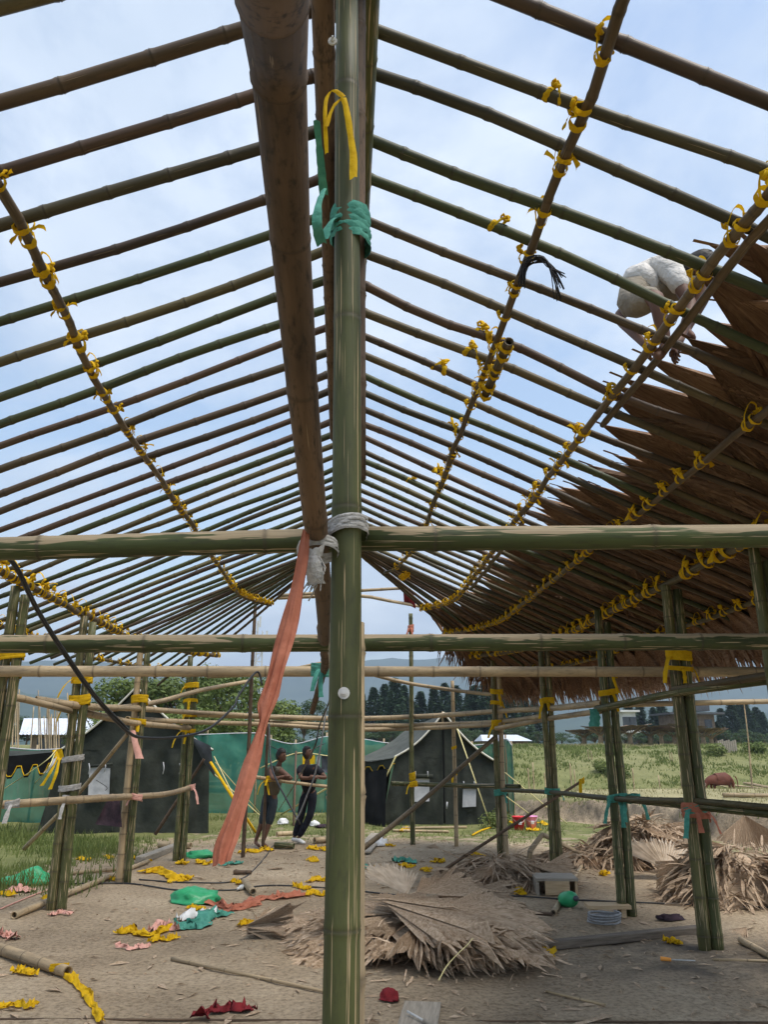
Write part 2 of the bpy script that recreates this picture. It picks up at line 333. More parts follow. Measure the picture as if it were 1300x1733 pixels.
simple('hide_pale', [(0.3, (0.45, 0.38, 0.30)), (0.7, (0.58, 0.50, 0.42))], 3, 0.7, 0.3)
simple('bark', [(0.3, (0.07, 0.05, 0.035)), (0.7, (0.14, 0.11, 0.08))], 6, 0.9, 0.2, bmp=0.5)
simple('leaf_broad', [(0.3, (0.075, 0.115, 0.024)), (0.55, (0.13, 0.175, 0.04)), (0.75, (0.20, 0.23, 0.06))], 0.9, 0.6, 0.3, var=0.15, trans=0.25)
simple('leaf_dark', [(0.3, (0.036, 0.070, 0.026)), (0.7, (0.075, 0.12, 0.045))], 0.5, 0.65, 0.3, var=0.2, trans=0.15)
simple('leaf_conifer', [(0.3, (0.034, 0.070, 0.036)), (0.7, (0.075, 0.125, 0.065))], 0.4, 0.7, 0.25, var=0.2, trans=0.1)
simple('grass_green', [(0.3, (0.10, 0.14, 0.035)), (0.7, (0.21, 0.245, 0.075))], 0.5, 0.7, 0.25, trans=0.3)
simple('grass_dry', [(0.3, (0.24, 0.22, 0.10)), (0.7, (0.42, 0.37, 0.20))], 0.5, 0.75, 0.2, trans=0.3)
simple('hill_forest', [(0.3, (0.020, 0.045, 0.030)), (0.7, (0.050, 0.080, 0.050))], 0.012, 0.9, 0.1)
def net_material():
    m, nt, b = newmat('shade_net', 0.75, 0.2)
    t = N(nt, 'ShaderNodeTexCoord'); r = ramp(nt, [(0.3, (0.035, 0.18, 0.135)), (0.7, (0.085, 0.31, 0.235))])
    nt.links.new(noise(nt, t.outputs['Object'], 1.4, 5), r.inputs[0]); nt.links.new(r.outputs[0], b.inputs['Base Color'])
    tp = N(nt, 'ShaderNodeBsdfTransparent'); tl = N(nt, 'ShaderNodeBsdfTranslucent'); nt.links.new(r.outputs[0], tl.inputs['Color'])
    m1 = N(nt, 'ShaderNodeMixShader'); m1.inputs[0].default_value = 0.4; nt.links.new(b.outputs[0], m1.inputs[1]); nt.links.new(tl.outputs[0], m1.inputs[2])
    m2 = N(nt, 'ShaderNodeMixShader'); m2.inputs[0].default_value = 0.2; nt.links.new(m1.outputs[0], m2.inputs[1]); nt.links.new(tp.outputs[0], m2.inputs[2])
    o = [n for n in nt.nodes if n.type == 'OUTPUT_MATERIAL'][0]; nt.links.new(m2.outputs[0], o.inputs[0])
net_material()
def ground_material():
    m, nt, b = newmat('earth', 0.95, 0.15)
    g = N(nt, 'ShaderNodeNewGeometry'); p = g.outputs['Position']
    d1 = ramp(nt, [(0.30, (0.225, 0.170, 0.112)), (0.5, (0.355, 0.277, 0.187)), (0.72, (0.48, 0.388, 0.275))]); nt.links.new(noise(nt, p, 0.55, 8, 0.62), d1.inputs[0])
    sp = ramp(nt, [(0.36, (0.60, 0.58, 0.55)), (0.52, (1.0, 1.0, 1.0)), (0.70, (1.25, 1.22, 1.18))]); nt.links.new(noise(nt, p, 24, 6, 0.7), sp.inputs[0])
    mul = N(nt, 'ShaderNodeMix', data_type='RGBA', blend_type='MULTIPLY'); mul.inputs['Factor'].default_value = 1
    nt.links.new(d1.outputs[0], mul.inputs['A']); nt.links.new(sp.outputs[0], mul.inputs['B'])
    peb = ramp(nt, [(0.66, (0, 0, 0)), (0.70, (0.8, 0.8, 0.8))]); nt.links.new(noise(nt, p, 70, 2, 0.5), peb.inputs[0])
    dirt = mixc(nt, peb.outputs[0], mul.outputs['Result'], (0.40, 0.35, 0.28))
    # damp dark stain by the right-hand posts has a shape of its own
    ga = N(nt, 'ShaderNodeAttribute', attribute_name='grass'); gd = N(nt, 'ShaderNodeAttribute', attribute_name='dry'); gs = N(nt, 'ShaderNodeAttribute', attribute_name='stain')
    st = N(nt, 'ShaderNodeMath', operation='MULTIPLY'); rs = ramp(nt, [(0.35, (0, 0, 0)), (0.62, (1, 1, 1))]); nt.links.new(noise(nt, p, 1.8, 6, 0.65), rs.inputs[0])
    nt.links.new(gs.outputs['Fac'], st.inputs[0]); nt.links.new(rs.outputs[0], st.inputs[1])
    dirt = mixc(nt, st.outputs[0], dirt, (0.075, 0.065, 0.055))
    gr = ramp(nt, [(0.3, (0.10, 0.115, 0.038)), (0.7, (0.20, 0.205, 0.08))]); nt.links.new(noise(nt, p, 1.1, 7, 0.65), gr.inputs[0])
    dy = ramp(nt, [(0.3, (0.22, 0.20, 0.10)), (0.7, (0.40, 0.35, 0.20))]); nt.links.new(noise(nt, p, 0.8, 7, 0.65), dy.inputs[0])
    gm = mixc(nt, gd.outputs['Fac'], gr.outputs[0], dy.outputs[0])
    gsum = N(nt, 'ShaderNodeMath', operation='ADD'); gn = N(nt, 'ShaderNodeMath', operation='MULTIPLY_ADD'); gn.inputs[1].default_value = 1.6; gn.inputs[2].default_value = -0.8
    nt.links.new(noise(nt, p, 2.4, 6, 0.7), gn.inputs[0]); nt.links.new(ga.outputs['Fac'], gsum.inputs[0]); nt.links.new(gn.outputs[0], gsum.inputs[1])
    gf = ramp(nt, [(0.42, (0, 0, 0)), (0.60, (1, 1, 1))]); nt.links.new(gsum.outputs[0], gf.inputs[0])
    nt.links.new(mixc(nt, gf.outputs[0], dirt, gm), b.inputs['Base Color'])
    bump(nt, b, noise(nt, p, 22, 8, 0.75), 0.9, 0.025)
ground_material()

# ------------------------------------------------------------------ terrain
def ledge_x(y): return np.interp(y, [0, 10, 15.2, 19, 22, 26, 60], [11, 9.2, 7.9, 6.6, 5.0, 3.8, 3.4])
def gz(x, y):
    x = np.asarray(x, float); y = np.asarray(y, float)
    d = x-ledge_x(y)+fbm(x*1.3, y*1.3, 3, 5)*0.5
    soft = np.where(y < 20, 0.22, 0.22+(np.clip(y, 20, 30)-20)*0.16)
    z = 0.48*np.clip(d/soft, 0, 1)*(1-sstep(24, 42, y))
    z = z-0.62*sstep(0, 3, d)*sstep(24, 40, y)*(1-sstep(44, 50, y))
    z = z+1.85*sstep(44, 60, y)
    z = z+fbm(x*0.35, y*0.35, 4, 3)*np.where(y > 44, 0.5, 0.10)*sstep(9, 20, np.hypot(x, y-9)*1.0)
    z = z+fbm(x*1.6, y*1.6, 4, 9)*0.06+np.abs(fbm(x*4.5, y*4.5, 2, 31))*0.03*(y < 30)
    return z
def gzs(x, y): return float(gz(np.array([x]), np.array([y]))[0])
def gp(px, py, lift=0.0):            # where a pixel's ray meets the ground
    p = atZ(px, py, 0)
    for _ in range(6): p = atZ(px, py, gzs(p.x, p.y))
    p.z += lift; return p
def build_ground():
    g = lambda a, n, k: a*np.cumsum(k**np.arange(n))
    xs = np.arange(-9, 12.01, 0.13); ys = np.arange(0.4, 27, 0.13)
    ex = g(0.2, 52, 1.17); xs = np.concatenate([(xs[0]-ex)[::-1], xs, xs[-1]+ex])
    ey = g(0.16, 62, 1.10); far = ys[-1]+ey; fr = far[-1]+g(90, 14, 1.32); nb = ys[0]-g(0.3, 24, 1.3)
    ys = np.concatenate([nb[::-1], ys, far, fr])
    X, Y = np.meshgrid(xs, ys); Z = gz(X, Y)
    nx, ny = len(xs), len(ys)
    V = np.stack([X.ravel(), Y.ravel(), Z.ravel()], 1)
    i = (np.arange(ny-1)[:, None]*nx+np.arange(nx-1)[None, :]).ravel()
    F = np.stack([i, i+1, i+nx+1, i+nx], 1)
    r = np.hypot(X*1.15, (Y-8.5)*0.85)
    grass = sstep(4.2, 8.5, r)*0.50+0.22*sstep(14, 20, Y)+0.5*sstep(3.6, 5.5, -X)*sstep(9, 13, Y)
    d = X-ledge_x(Y); grass = grass+0.5*sstep(0.3, 0.8, d)-0.9*sstep(-0.5, -0.1, d)*(1-sstep(0.25, 0.5, d))*(Y < 24); grass = np.where(Y > 24, 1.2, grass)
    dry = sstep(0.1, 0.8, d)*(1-sstep(42, 47, Y))*(Y > 10)*0.95; dry = np.where(Y > 44, 0.02+1.2*fbm(X*0.12, Y*0.12, 3, 17), dry); dry = dry+0.35*sstep(58, 66, Y)
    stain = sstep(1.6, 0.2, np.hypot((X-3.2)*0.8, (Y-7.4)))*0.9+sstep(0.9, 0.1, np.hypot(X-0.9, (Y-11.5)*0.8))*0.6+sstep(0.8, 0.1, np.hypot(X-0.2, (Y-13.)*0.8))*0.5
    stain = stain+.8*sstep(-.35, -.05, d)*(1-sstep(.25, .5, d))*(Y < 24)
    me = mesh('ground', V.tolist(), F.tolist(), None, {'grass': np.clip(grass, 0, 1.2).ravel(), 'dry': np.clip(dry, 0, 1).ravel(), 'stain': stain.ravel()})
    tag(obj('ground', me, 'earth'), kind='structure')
build_ground()
def build_hills():
    for nm, dist, amp, base, seed in (('hills', 2600, 110, 235, 21), ('hills', 1500, 60, 80, 40)):
        n = 160; V = []; F = []
        for i in range(n):
            a = R(-62)+R(124)*i/(n-1); 
            h = base+amp*2.0*float(fbm(np.array([i*0.055*160/n]), np.array([seed*1.0]), 5, seed)[0])
            if dist == 1500: h = h*(0.75+0.5*sstep(R(2), R(-22), a))
            s, c = math.sin(a), math.cos(a)
            for k in range(9):
                t = k/8; rr = dist*(1-0.42*(1-t)**1.4); zz = 1.0+h*(t**1.25)
                wob = float(fbm(np.array([i*0.23]), np.array([k*0.6+seed]), 4, seed+3)[0])
                V.append((s*rr*(1+0.05*wob), c*rr*(1+0.05*wob), zz*(1+0.35*wob*(t > 0)*(1-t*0.6))-3*(k == 0)))
            rr = dist*1.25; V.append((s*rr, c*rr, -5))
        for i in range(n-1):
            for k in range(9): F.append((i*10+k, (i+1)*10+k, (i+1)*10+k+1, i*10+k+1))
        tag(obj(nm, mesh(nm, V, F), 'hill_forest'), kind='structure')
build_hills()

# ------------------------------------------------------------------ the bamboo hall: ridge over x = 0, walls at x = +-3.3, rounded far end about (0, 12)
RZ, SL, YA = 4.9, 0.44, 12.0
def rad_of(x, y): return abs(x) if y <= YA else math.hypot(x, y-YA)
def zc(x, y): return RZ-SL*rad_of(x, y)
def onroof(px, py, off=0.0):
    d = ray(px, py); t = 1.0
    for _ in range(400):
        p = CAM+d*t; g = zc(p.x, p.y)+off-p.z
        if g < 1e-4: break
        t += max(0.002, g*0.5)
    return p
hall = empty('bamboo_hall', (0, 7.5, 0), 0, 'unfinished hall of lashed bamboo poles with open rafters and a rounded far end', 'bamboo hall')
# lashings: one wrapping both poles, knotted, with torn tails
def strip_mesh(P, Wd, nrm, across=3, curl=0.25, seed=0):
    """ribbon along points P with width Wd (list) and side vectors nrm"""
    r = random.Random(seed); V = []; F = []; n = across
    for i, p in enumerate(P):
        for j in range(n):
            t = j/(n-1)-0.5; u, h = nrm[i]
            V.append(p+u*(Wd[i]*t)+h*(Wd[i]*curl*(1-4*t*t)*0.6+r.uniform(-1, 1)*Wd[i]*0.10))
    for i in range(len(P)-1):
        for j in range(n-1): F.append((i*n+j, i*n+j+1, (i+1)*n+j+1, (i+1)*n+j))
    return V, F
def lashing_mesh(kind, tails=2):
    """flat cloth turns hugging the purlin on both sides of a rafter, one turn carried up over the rafter, a knot and torn tails"""
    r = random.Random(100+kind); mb = MB()
    def loop(x0, sl, ry, rz, z0, wv, n=14):
        P = []; Wd = []; nn = []
        for i in range(n+1):
            a = 2*math.pi*i/n; k = 1+r.uniform(-0.02, 0.08)
            P.append(Vector((x0+sl*math.sin(a), ry*k*math.cos(a), z0+rz*k*math.sin(a)))); Wd.append(wv*r.uniform(0.8, 1.2))
            nn.append((Vector((1, 0, 0)), Vector((0, math.cos(a), math.sin(a)))))
        P[-1] = P[0]; mb.add(*strip_mesh(P, Wd, nn, 3, 0.25, kind))
    w0 = r.uniform(.026, .05)
    if kind % 3 != 2: loop(-.052, .012, .040, .040, 0, w0)
    loop(.050, -.012, .040, .040, 0, w0*r.uniform(.7, 1.1))
    loop(0, .05*(1 if kind % 2 else -1), .041, .078, .040, .024)
    for q in range(3):
        c = Vector((r.uniform(-.05, .05), r.choice((-1, 1))*.042, .035+r.uniform(0, .03)))
        P = [c+Vector((math.cos(a)*.020, math.sin(a*2)*.012, math.sin(a)*.018)) for a in [i*1.05 for i in range(7)]]
        mb.tube(P, r.uniform(.009, .014), 6)
    for q in range(tails):
        L = r.uniform(.04, .10) if r.random() < .75 else r.uniform(.14, .26); a = r.uniform(-.9, .9); up = r.random() < .45; sy = r.choice((-1, 1))
        P = []; nn = []; Wd = []; p = Vector((r.uniform(-.04, .04), sy*.044, .03)); d = Vector((math.sin(a), sy*.5, .6 if up else -.7)).normalized()
        for i in range(6):
            P.append(p.copy()); Wd.append((.022+.03*i/5)*r.uniform(.8, 1.2)); nn.append((Vector((math.cos(a), .2, -math.sin(a)*.5)).normalized(), Vector((0, 1, .2))))
            p = p+d*(L/5); d = (d+Vector((r.uniform(-.3, .3), r.uniform(-.2, .2), -.30))).normalized()
        mb.add(*strip_mesh(P, Wd, nn, 3, .2, kind+q))
    return mesh('lashing', mb.v, mb.f)
LASH = [lashing_mesh(k, tails=(0, 1, 0, 1, 2, 1)[k]) for k in range(6)]
for me_ in LASH: me_.materials.append(M['cloth_yellow'])
def lash(parent, p, along, updir=Vector((0, 0, 1)), s=1.0, name='lashing'):
    x = along.normalized(); z = (updir-x*updir.dot(x)).normalized(); y = z.cross(x)
    if rnd.random() < 0.5: x, y = -x, -y
    m = Matrix((x, y, z)).transposed().to_4x4(); m.translation = p
    o = bpy.data.objects.new(name, rnd.choice(LASH)); link(o, parent); s *= rnd.uniform(0.85, 1.12)
    o.matrix_basis = m @ Matrix.Diagonal((s*rnd.uniform(.8, 1.2), s, s, 1)); return o
# ridge: three poles under the rafter tops
for i, (x, z, r0, y0, y1, mt) in enumerate(((-0.13, 4.73, .052, .6, 7.2, 'bamboo_aged'), (0.055, 4.76, .045, .5, 6.3, 'bamboo_green'), (-0.035, 4.67, .05, 3.2, 12.3, 'bamboo_aged'), (0.05, 4.74, .045, 6.0, 12.35, 'bamboo_rafter'), (-0.11, 4.75, .045, 7.0, 12.3, 'bamboo_rafter'))):
    culm('ridge_pole', [(x, y0, z), (x+rnd.uniform(-.015, .015), (y0+y1)/2, z), (x, y1, z)], r0, r0*.85, mt, hall, 0.42, 12, 0.006)
RAFT = []; RPTS = []
def rafter(p0, p1, r, mat='bamboo_rafter', bend=0.016, kink=None):
    pts = [p0.lerp(p1, i/7) for i in range(8)]
    side = Vector((0, 1, 0)) if abs((p1-p0).normalized().x) > .5 else Vector((1, 0, 0))
    ph = rnd.uniform(0, 6.28); am = rnd.uniform(0.015, 0.06)
    for i in range(8): pts[i] += side*math.sin(i*0.8+ph)*am*(0.3 if i == 0 else 1)+Vector((0, 0, rnd.gauss(0, 0.010)))
    if kink:
        for i, (dy, dz) in kink.items(): pts[i] += Vector((0, dy, dz))
    RPTS.append(pts); o = obj('rafter', culm_mesh(pts, r*1.02, r*0.84, rnd.uniform(.30, .40), 10, 0.0, True, 1.5), mat, hall); return o
SP = 0.34; D0 = 0.84*(RZ-HC)
for side in (1, -1):
    for i in range(-6, 28):
        d = D0+i*SP+(0 if side > 0 else -0.25*SP)+rnd.uniform(-.03, .03)
        if d > YA-0.05: continue
        d1 = d+rnd.uniform(-.06, .06); x1 = 4.42+rnd.uniform(-.15, .15)
        k = {1: (0.0, -0.04), 2: (0.05, 0.035), 3: (0.03, -0.03)} if (side > 0 and i == 6) else None
        rafter(Vector((-0.10*side, d, zc(0, d)+0.038)), Vector((side*x1, d1, zc(x1, d)+rnd.uniform(-.01, .01))), rnd.uniform(0.028, 0.0335), kink=k)
        RAFT.append((side, d))
FAN = []
for side in (1, -1):
    for k in range(12):
        ph = R(3.0+k*3.75+rnd.uniform(-.8, .8)); x1 = 4.45+rnd.uniform(-.12, .12)
        e = Vector((side*math.cos(ph)*x1, YA+math.sin(ph)*x1, zc(x1, 0))); st = Vector((-.06*side*math.cos(ph), YA+0.16*(k/11)-.12, zc(0, 0)+0.045+rnd.uniform(0, .05)))
        rafter(st, e, rnd.uniform(0.024, 0.029)); FAN.append((side, ph))
def ring_point(side, r, s, off):      # s: metres along the eave from y = 0; past the last bay it goes round the end
    if s <= YA: return Vector((side*r, s, RZ-SL*r+off))
    ph = (s-YA)/r; return Vector((side*r*math.cos(ph), YA+r*math.sin(ph), RZ-SL*r+off))
def purlin(side, r, s0, s1, rad, mat='bamboo_purlin', lashed=True, off=-0.062, double=None, every=1, xs=None):
    n = 16; seglen = 6.2; s = s0; first = None
    while s < s1-0.5:
        e = min(s+seglen*rnd.uniform(.9, 1.1), s1)
        if s1-e < 1.5: e = s1
        pts = []
        for i in range(n):
            q = s+(e+0.35-s)*i/(n-1) if e < s1 else s+(e-s)*i/(n-1)
            rr = r if xs is None else float(np.interp(q, xs[0], xs[1]))
            pts.append(ring_point(side, rr, q, off)+Vector((rnd.gauss(0, .008), 0, rnd.gauss(0, .005)-0.012*(i/(n-1)))))
        o = culm('purlin', pts, rad, rad*.82, mat, hall, 0.34, 10); first = first or o
        if double and rnd.random() < 2:
            culm('purlin', [p+Vector((side*0.075, 0, -0.028)) for p in pts[2:11]], rad*.85, rad*.8, mat, hall, 0.34, 10)
        if lashed:
            for sd_, d in RAFT:
                if sd_ == side and s <= d < e and rnd.random() < 0.93:
                    rr = r if xs is None else float(np.interp(d, xs[0], xs[1])); lash(o, ring_point(side, rr, d, off), Vector((0, 1, 0)), s=rad/0.031)
            for sd_, ph in FAN:
                q = YA+ph*r
                if sd_ == side and s <= q <= e: lash(o, ring_point(side, r, q, off), Vector((-side*math.sin(ph), math.cos(ph), 0)), s=rad/0.036)
        s = e
    return first
purlin(1, 1.0, 0.3, YA+0.4, 0.027, xs=([0, 10, 12, 13], [1.0, 1.0, .8, .66]))
purlin(1, 1.8, 1.0, YA+1.8*R(43), 0.029, 'bamboo_purlin', double=True)
purlin(1, 2.55, 1.5, YA+2.55*R(45.5), 0.028)
purlin(1, 3.3, 2.0, YA+3.3*R(45.5), 0.040, off=-0.08)
purlin(1, 3.95, 3.0, YA+3.95*R(45.5), 0.028)
purlin(-1, 1.66, 1.2, YA+1.66*R(43), 0.027, 'bamboo_purlin', xs=([0, 3, 5, 30], [1.55, 1.57, 1.70, 1.72]))
purlin(-1, 3.3, 3.0, YA+3.3*R(45.5), 0.042, off=-0.08)
purlin(-1, 3.95, 4.0, YA+3.95*R(43), 0.028)
# spare culm lengths tied in under the purlins where two poles are spliced
for a, b, r in (((862, 578), (820, 672), .034),):
    p, q = onroof(*a, -0.13), onroof(*b, -0.15); o = culm('splice_pole', [p, q], r, r*.9, 'bamboo_purlin', hall, .3, 10)
    for t in (.15, .5, .85): lash(o, p.lerp(q, t), q-p, s=1.0)
for q_ in ((845, 394), (936, 160), (812, 562), (792, 592), (752, 617), (756, 712), (702, 824), (735, 800)):      # odd yellow ties left on the rafters
    p_ = onroof(*q_); c_ = min((sample(ps, t/40) for ps in RPTS for t in range(2, 40)), key=lambda v: (v-p_).length); lash(hall, c_, Vector((1, 0, -SL)), s=.78)
# wall posts: two culms side by side, bound at plate, rail and waist
def band(parent, p, r, h, mat, name='binding', n=18, squash=1.5, ax=Vector((1, 0, 0)), turns=3, seed=0, tail=0):
    rr = random.Random(seed*7+3); V = []; F = []; ay = Vector((0, 0, 1)).cross(ax)
    m = n*turns
    mb = MB(); P = []; Wd = []; nn = []
    for i in range(m+1):
        a = 2*math.pi*i/n; t = i/m; o = ax*(math.cos(a)*r*squash)+ay*(math.sin(a)*r)
        k = 1.06+rr.uniform(0, .09); P.append(p+o*k+Vector((0, 0, (t-.5)*h+0.015*math.sin(a+seed)))); Wd.append(h/turns*1.35*rr.uniform(.8, 1.15)); nn.append((Vector((0, 0, 1)), o.normalized()))
    mb.add(*strip_mesh(P, Wd, nn, 4, 0.22, seed))
    for q in range(tail):
        P = []; Wd = []; nn = []; a = rr.uniform(3.6, 5.6); d = Vector((math.cos(a)*.7, math.sin(a)*.7, -.4)); pp = p+(ax*math.cos(a)*squash+ay*math.sin(a))*r*1.1; L = rr.uniform(.12, .34)
        for i in range(7):
            P.append(pp.copy()); Wd.append(rr.uniform(.03, .055)); nn.append((Vector((math.sin(a), -math.cos(a), 0)), Vector((0, -1, .2)))); pp = pp+d.normalized()*(L/6); d = d+Vector((rr.uniform(-.2, .2), rr.uniform(-.2, .2), -.5))
        mb.add(*strip_mesh(P, Wd, nn, 3, .25, q))
    return obj(name, mesh(name, mb.v, mb.f), mat, parent)
def post(x, y, top, r=0.052, ax=None, mats=('bamboo_green', 'bamboo_green'), ties=(), lean=0.0, seed=0, single=False):
    ax = (ax or Vector((1, 0, 0))).normalized(); g = gzs(x, y)-0.12
    o = empty_part = None; res = []
    for k, sgn in enumerate((-1,) if single else (-1, 1)):
        off = ax*(sgn*r*(0 if single else 0.98)); tp = top*(1 if k == 0 else rnd.uniform(.93, 1.0))
        b = Vector((x, y, g))+off*1.05+ax*lean; t = Vector((x, y, tp))+off
        res.append(culm('post', [b, b.lerp(t, .35)+Vector((rnd.gauss(0, .008), 0, 0)), b.lerp(t, .7), t], r, r*.85, mats[k], hall, rnd.uniform(.27, .34), 12))
    for z, h, mt, tl in ties: band(res[0], Vector((x, y, z)), r*1.05, h, mt, squash=1.0 if single else 1.95, ax=ax, turns=3, seed=int(z*100+y*10), tail=tl)
    return res
Yt = lambda a, b: ((a, .10, 'cloth_yellow', 1), (b, .08, 'cloth_yellow', 2))
post(3.42, 6.0, 3.36, ties=())
post(3.34, 7.6, 3.34, .057, ties=((2.62, .09, 'cloth_yellow', 1), (2.50, .04, 'cloth_yellow', 2), (1.20, .09, 'cloth_teal', 1), (1.17, .12, 'cloth_orange', 2)))
post(3.12, 9.13, 3.34, .052, ties=((2.60, .08, 'cloth_yellow', 1), (2.37, .06, 'cloth_yellow', 1), (1.19, .08, 'cloth_teal', 2)))
post(3.12, 11.98, 3.34, .05, mats=('bamboo_green', 'bamboo_green'), ties=((2.42, .08, 'cloth_yellow', 2), (1.13, .08, 'cloth_teal', 1)))
post(2.72, 13.89, 3.24, .05, ties=((2.70, .08, 'cloth_yellow', 1), (2.5, .06, 'cloth_yellow', 1), (2.14, .14, 'cloth_yellow', 1), (1.02, .1, 'cloth_teal', 1)), mats=('bamboo_green', 'bamboo_tan'))
post(-3.3, 7.9, 3.32, .055, ties=((2.62, .08, 'cloth_yellow', 0), (2.45, .06, 'cloth_yellow', 0)))
post(-3.2, 9.77, 3.32, .056, ties=((2.55, .09, 'cloth_yellow', 1), (2.30, .11, 'cloth_yellow', 2), (1.62, .06, 'rope_grey', 0), (1.30, .06, 'rope_grey', 0)))
post(-2.93, 11.53, 3.30, .052, mats=('bamboo_tan', 'bamboo_green'), ties=((2.40, .10, 'cloth_yellow', 0), (2.10, .07, 'cloth_yellow', 1)))
post(-2.60, 13.6, 3.26, .054, ties=((2.75, .08, 'cloth_yellow', 1), (2.5, .05, 'cloth_yellow', 1), (2.28, .06, 'cloth_yellow', 1), (2.02, .06, 'cloth_yellow', 2)))
post(2.13, 15.3, 3.0, .040, mats=('bamboo_tan',), single=True, ties=((1.28, .05, 'cloth_yellow', 1), (1.75, .05, 'cloth_yellow', 0)))
post(1.34, 15.5, 4.35, .048, mats=('bamboo_green',), single=True, ties=((1.22, .13, 'cloth_yellow', 0), (4.05, .12, 'cloth_orange', 2)))
post(-1.42, 15.2, 2.3, .030, mats=('bamboo_aged',), single=True, ties=((1.15, .05, 'cloth_yellow', 2),))
post(-1.62, 13.9, 4.3, .035, mats=('bamboo_aged',), single=True, ties=())
# near centre post: a green culm with a split tan culm bound behind it
YP = 2.3
cp = culm('post', [(0.004, YP, -0.1), (0.006, YP, 1.2), (0.0, YP, 2.6), (-0.03, YP+0.01, 4.72)], 0.0515, 0.043, 'bamboo_post', hall, 0.66, 20, swell=.6)
culm('post', [(0.012, YP+0.092, -0.1), (0.016, YP+0.095, 1.0), (0.008, YP+0.092, 2.12)], 0.056, 0.054, 'bamboo_tan', hall, 0.42, 16)
culm('post', [(0.02, YP+0.10, 2.60), (0.012, YP+0.09, 3.6), (0.008, YP+0.09, 4.72)], 0.044, 0.040, 'bamboo_aged', hall, 0.42, 14)
for (px, py) in ((582, 1173), (563, 69)):
    p = atY(px, py, YP-0.049); mb = MB()
    for r_, y0, y1 in ((.017, .006, -.002), (.0085, -.002, -.010), (.0045, -.010, -.020)):
        mb.tube([p+Vector((0, y0, 0)), p+Vector((0, y1, 0))], r_, 14)
    mb.build('bolt', 'steel', cp)
zt = atY(575, 378, YP).z
band(cp, Vector((0.0, YP+.03, zt)), .062, .13, 'cloth_teal', squash=1.0, turns=5, seed=5, tail=1)
zg = atY(585, 898, YP).z
band(cp, Vector((0.006, YP+.0, zg)), .056, .045, 'rope_grey', squash=1.0, turns=5, seed=9)
mb = MB()                                                     # yellow strip hung round the post with two tails
def ribbon(mb, P, w0, w1, side, seed, n=None, across=4):
    n = n or 14; Q = path(P, n); r = random.Random(seed)
    mb.add(*strip_mesh(Q, [(w0+(w1-w0)*i/(n-1))*r.uniform(.85, 1.15) for i in range(n)], [(side, Vector((0, -1, .1)))]*n, across, .3, seed))
yy = YP-0.062
ribbon(mb, [atY(553, 260, YP-.02), atY(550, 200, yy), atY(553, 165, yy), atY(565, 153, yy), atY(582, 165, yy)], .016, .022, Vector((.8, 0, .6)), 1)
ribbon(mb, [atY(552, 215, yy-.004), atY(562, 185, yy-.004), atY(580, 166, yy-.004), atY(588, 195, yy-.004), atY(594, 235, yy), atY(598, 265, yy), atY(598, 303, yy)], .018, .030, Vector((.85, 0, .5)), 2, 18)
obj('hanging_strip', mesh('hanging_strip', mb.v, mb.f), 'cloth_yellow', cp)
# tie beams across the hall
def beam(Y, L, Rr, r0, r1, mat, node=.5, mid=None):
    a = atY(*L, Y); b = atY(*Rr, Y); d = (b-a); a = a-d*0.14; b = b+d*0.14
    pts = [a, a.lerp(b, .25), a.lerp(b, .5)+Vector((0, 0, mid or 0)), a.lerp(b, .75), b]
    return culm('tie_beam', pts, r0, r1, mat, hall, node, 16)
b1 = beam(YP+0.098, (0, 929), (555, 914), .037, .039, 'bamboo_beam', .62)
b1b = None
b1r = culm('tie_beam', [atY(608, 912, YP+.06), atY(900, 911, YP+.06), atY(1300, 907, YP+.06), atY(1480, 905, YP+.06)], .040, .038, 'bamboo_beam', hall, .66, 16)
beam(5.0, (0, 1090), (1300, 1086), .057, .054, 'bamboo_beam', .62)
beam(7.72, (0, 1136), (1300, 1137), .053, .049, 'bamboo_tan', .55)
post(0.02, 5.1, 2.5, .05, mats=('bamboo_tan',), single=True)
post(0.0, 7.6, 2.5, .055, mats=('bamboo_tan',), single=True)
# long pole down the middle under the ridge, spliced and tied at each frame
lp = [atY(436, -420, .30), atY(455, -60, .52), atY(466, 40, .72), atY(480, 250, 1.0), atY(497, 480, 1.32), atY(517, 720, 1.72), atY(537, 915, 2.26), atY(548, 1020, 3.2), atY(549, 1085, 4.7)]
cb = culm('tie_beam', lp, .041, .032, 'bamboo_aged', hall, .60, 20, swell=.5)
culm('tie_beam', [atY(548, 1062, 4.4), atY(551, 1120, 6.6), atY(546, 1142, 7.6), atY(528, 1205, 9.2)], .042, .03, 'bamboo_aged', hall, .4, 12)
band(cb, atY(538, 930, 2.25), .048, .03, 'rope_grey', squash=1.15, turns=4, seed=3, tail=0)
band(hall, atY(548, 1134, 7.5), .085, .12, 'cloth_teal', squash=1.3, turns=5, seed=31, tail=2)
mb = MB(); ribbon(mb, [atY(548, 320, 2.2), atY(538, 350, 2.1), atY(537, 385, 2.1), atY(545, 415, 2.2)], .03, .05, Vector((.7, .3, .6)), 4); ribbon(mb, [atY(536, 205, 2.0), atY(548, 330, 2.24)], .02, .03, Vector((1, 0, 0)), 6)
obj('binding', mesh('binding', mb.v, mb.f), 'cloth_teal', hall)
mb = MB(); rr_ = random.Random(5)                             # frayed grey plastic at the knot
for k in range(26):
    a = atY(528+rr_.uniform(-14, 18), 950+rr_.uniform(-12, 20), 2.18); L = rr_.uniform(.02, .085)
    mb.tube([a, a+Vector((rr_.uniform(-.02, .02), rr_.uniform(-.02, .0), -L*.5)), a+Vector((rr_.uniform(-.03, .02), rr_.uniform(-.03, .01), -L))], .0022, 4)
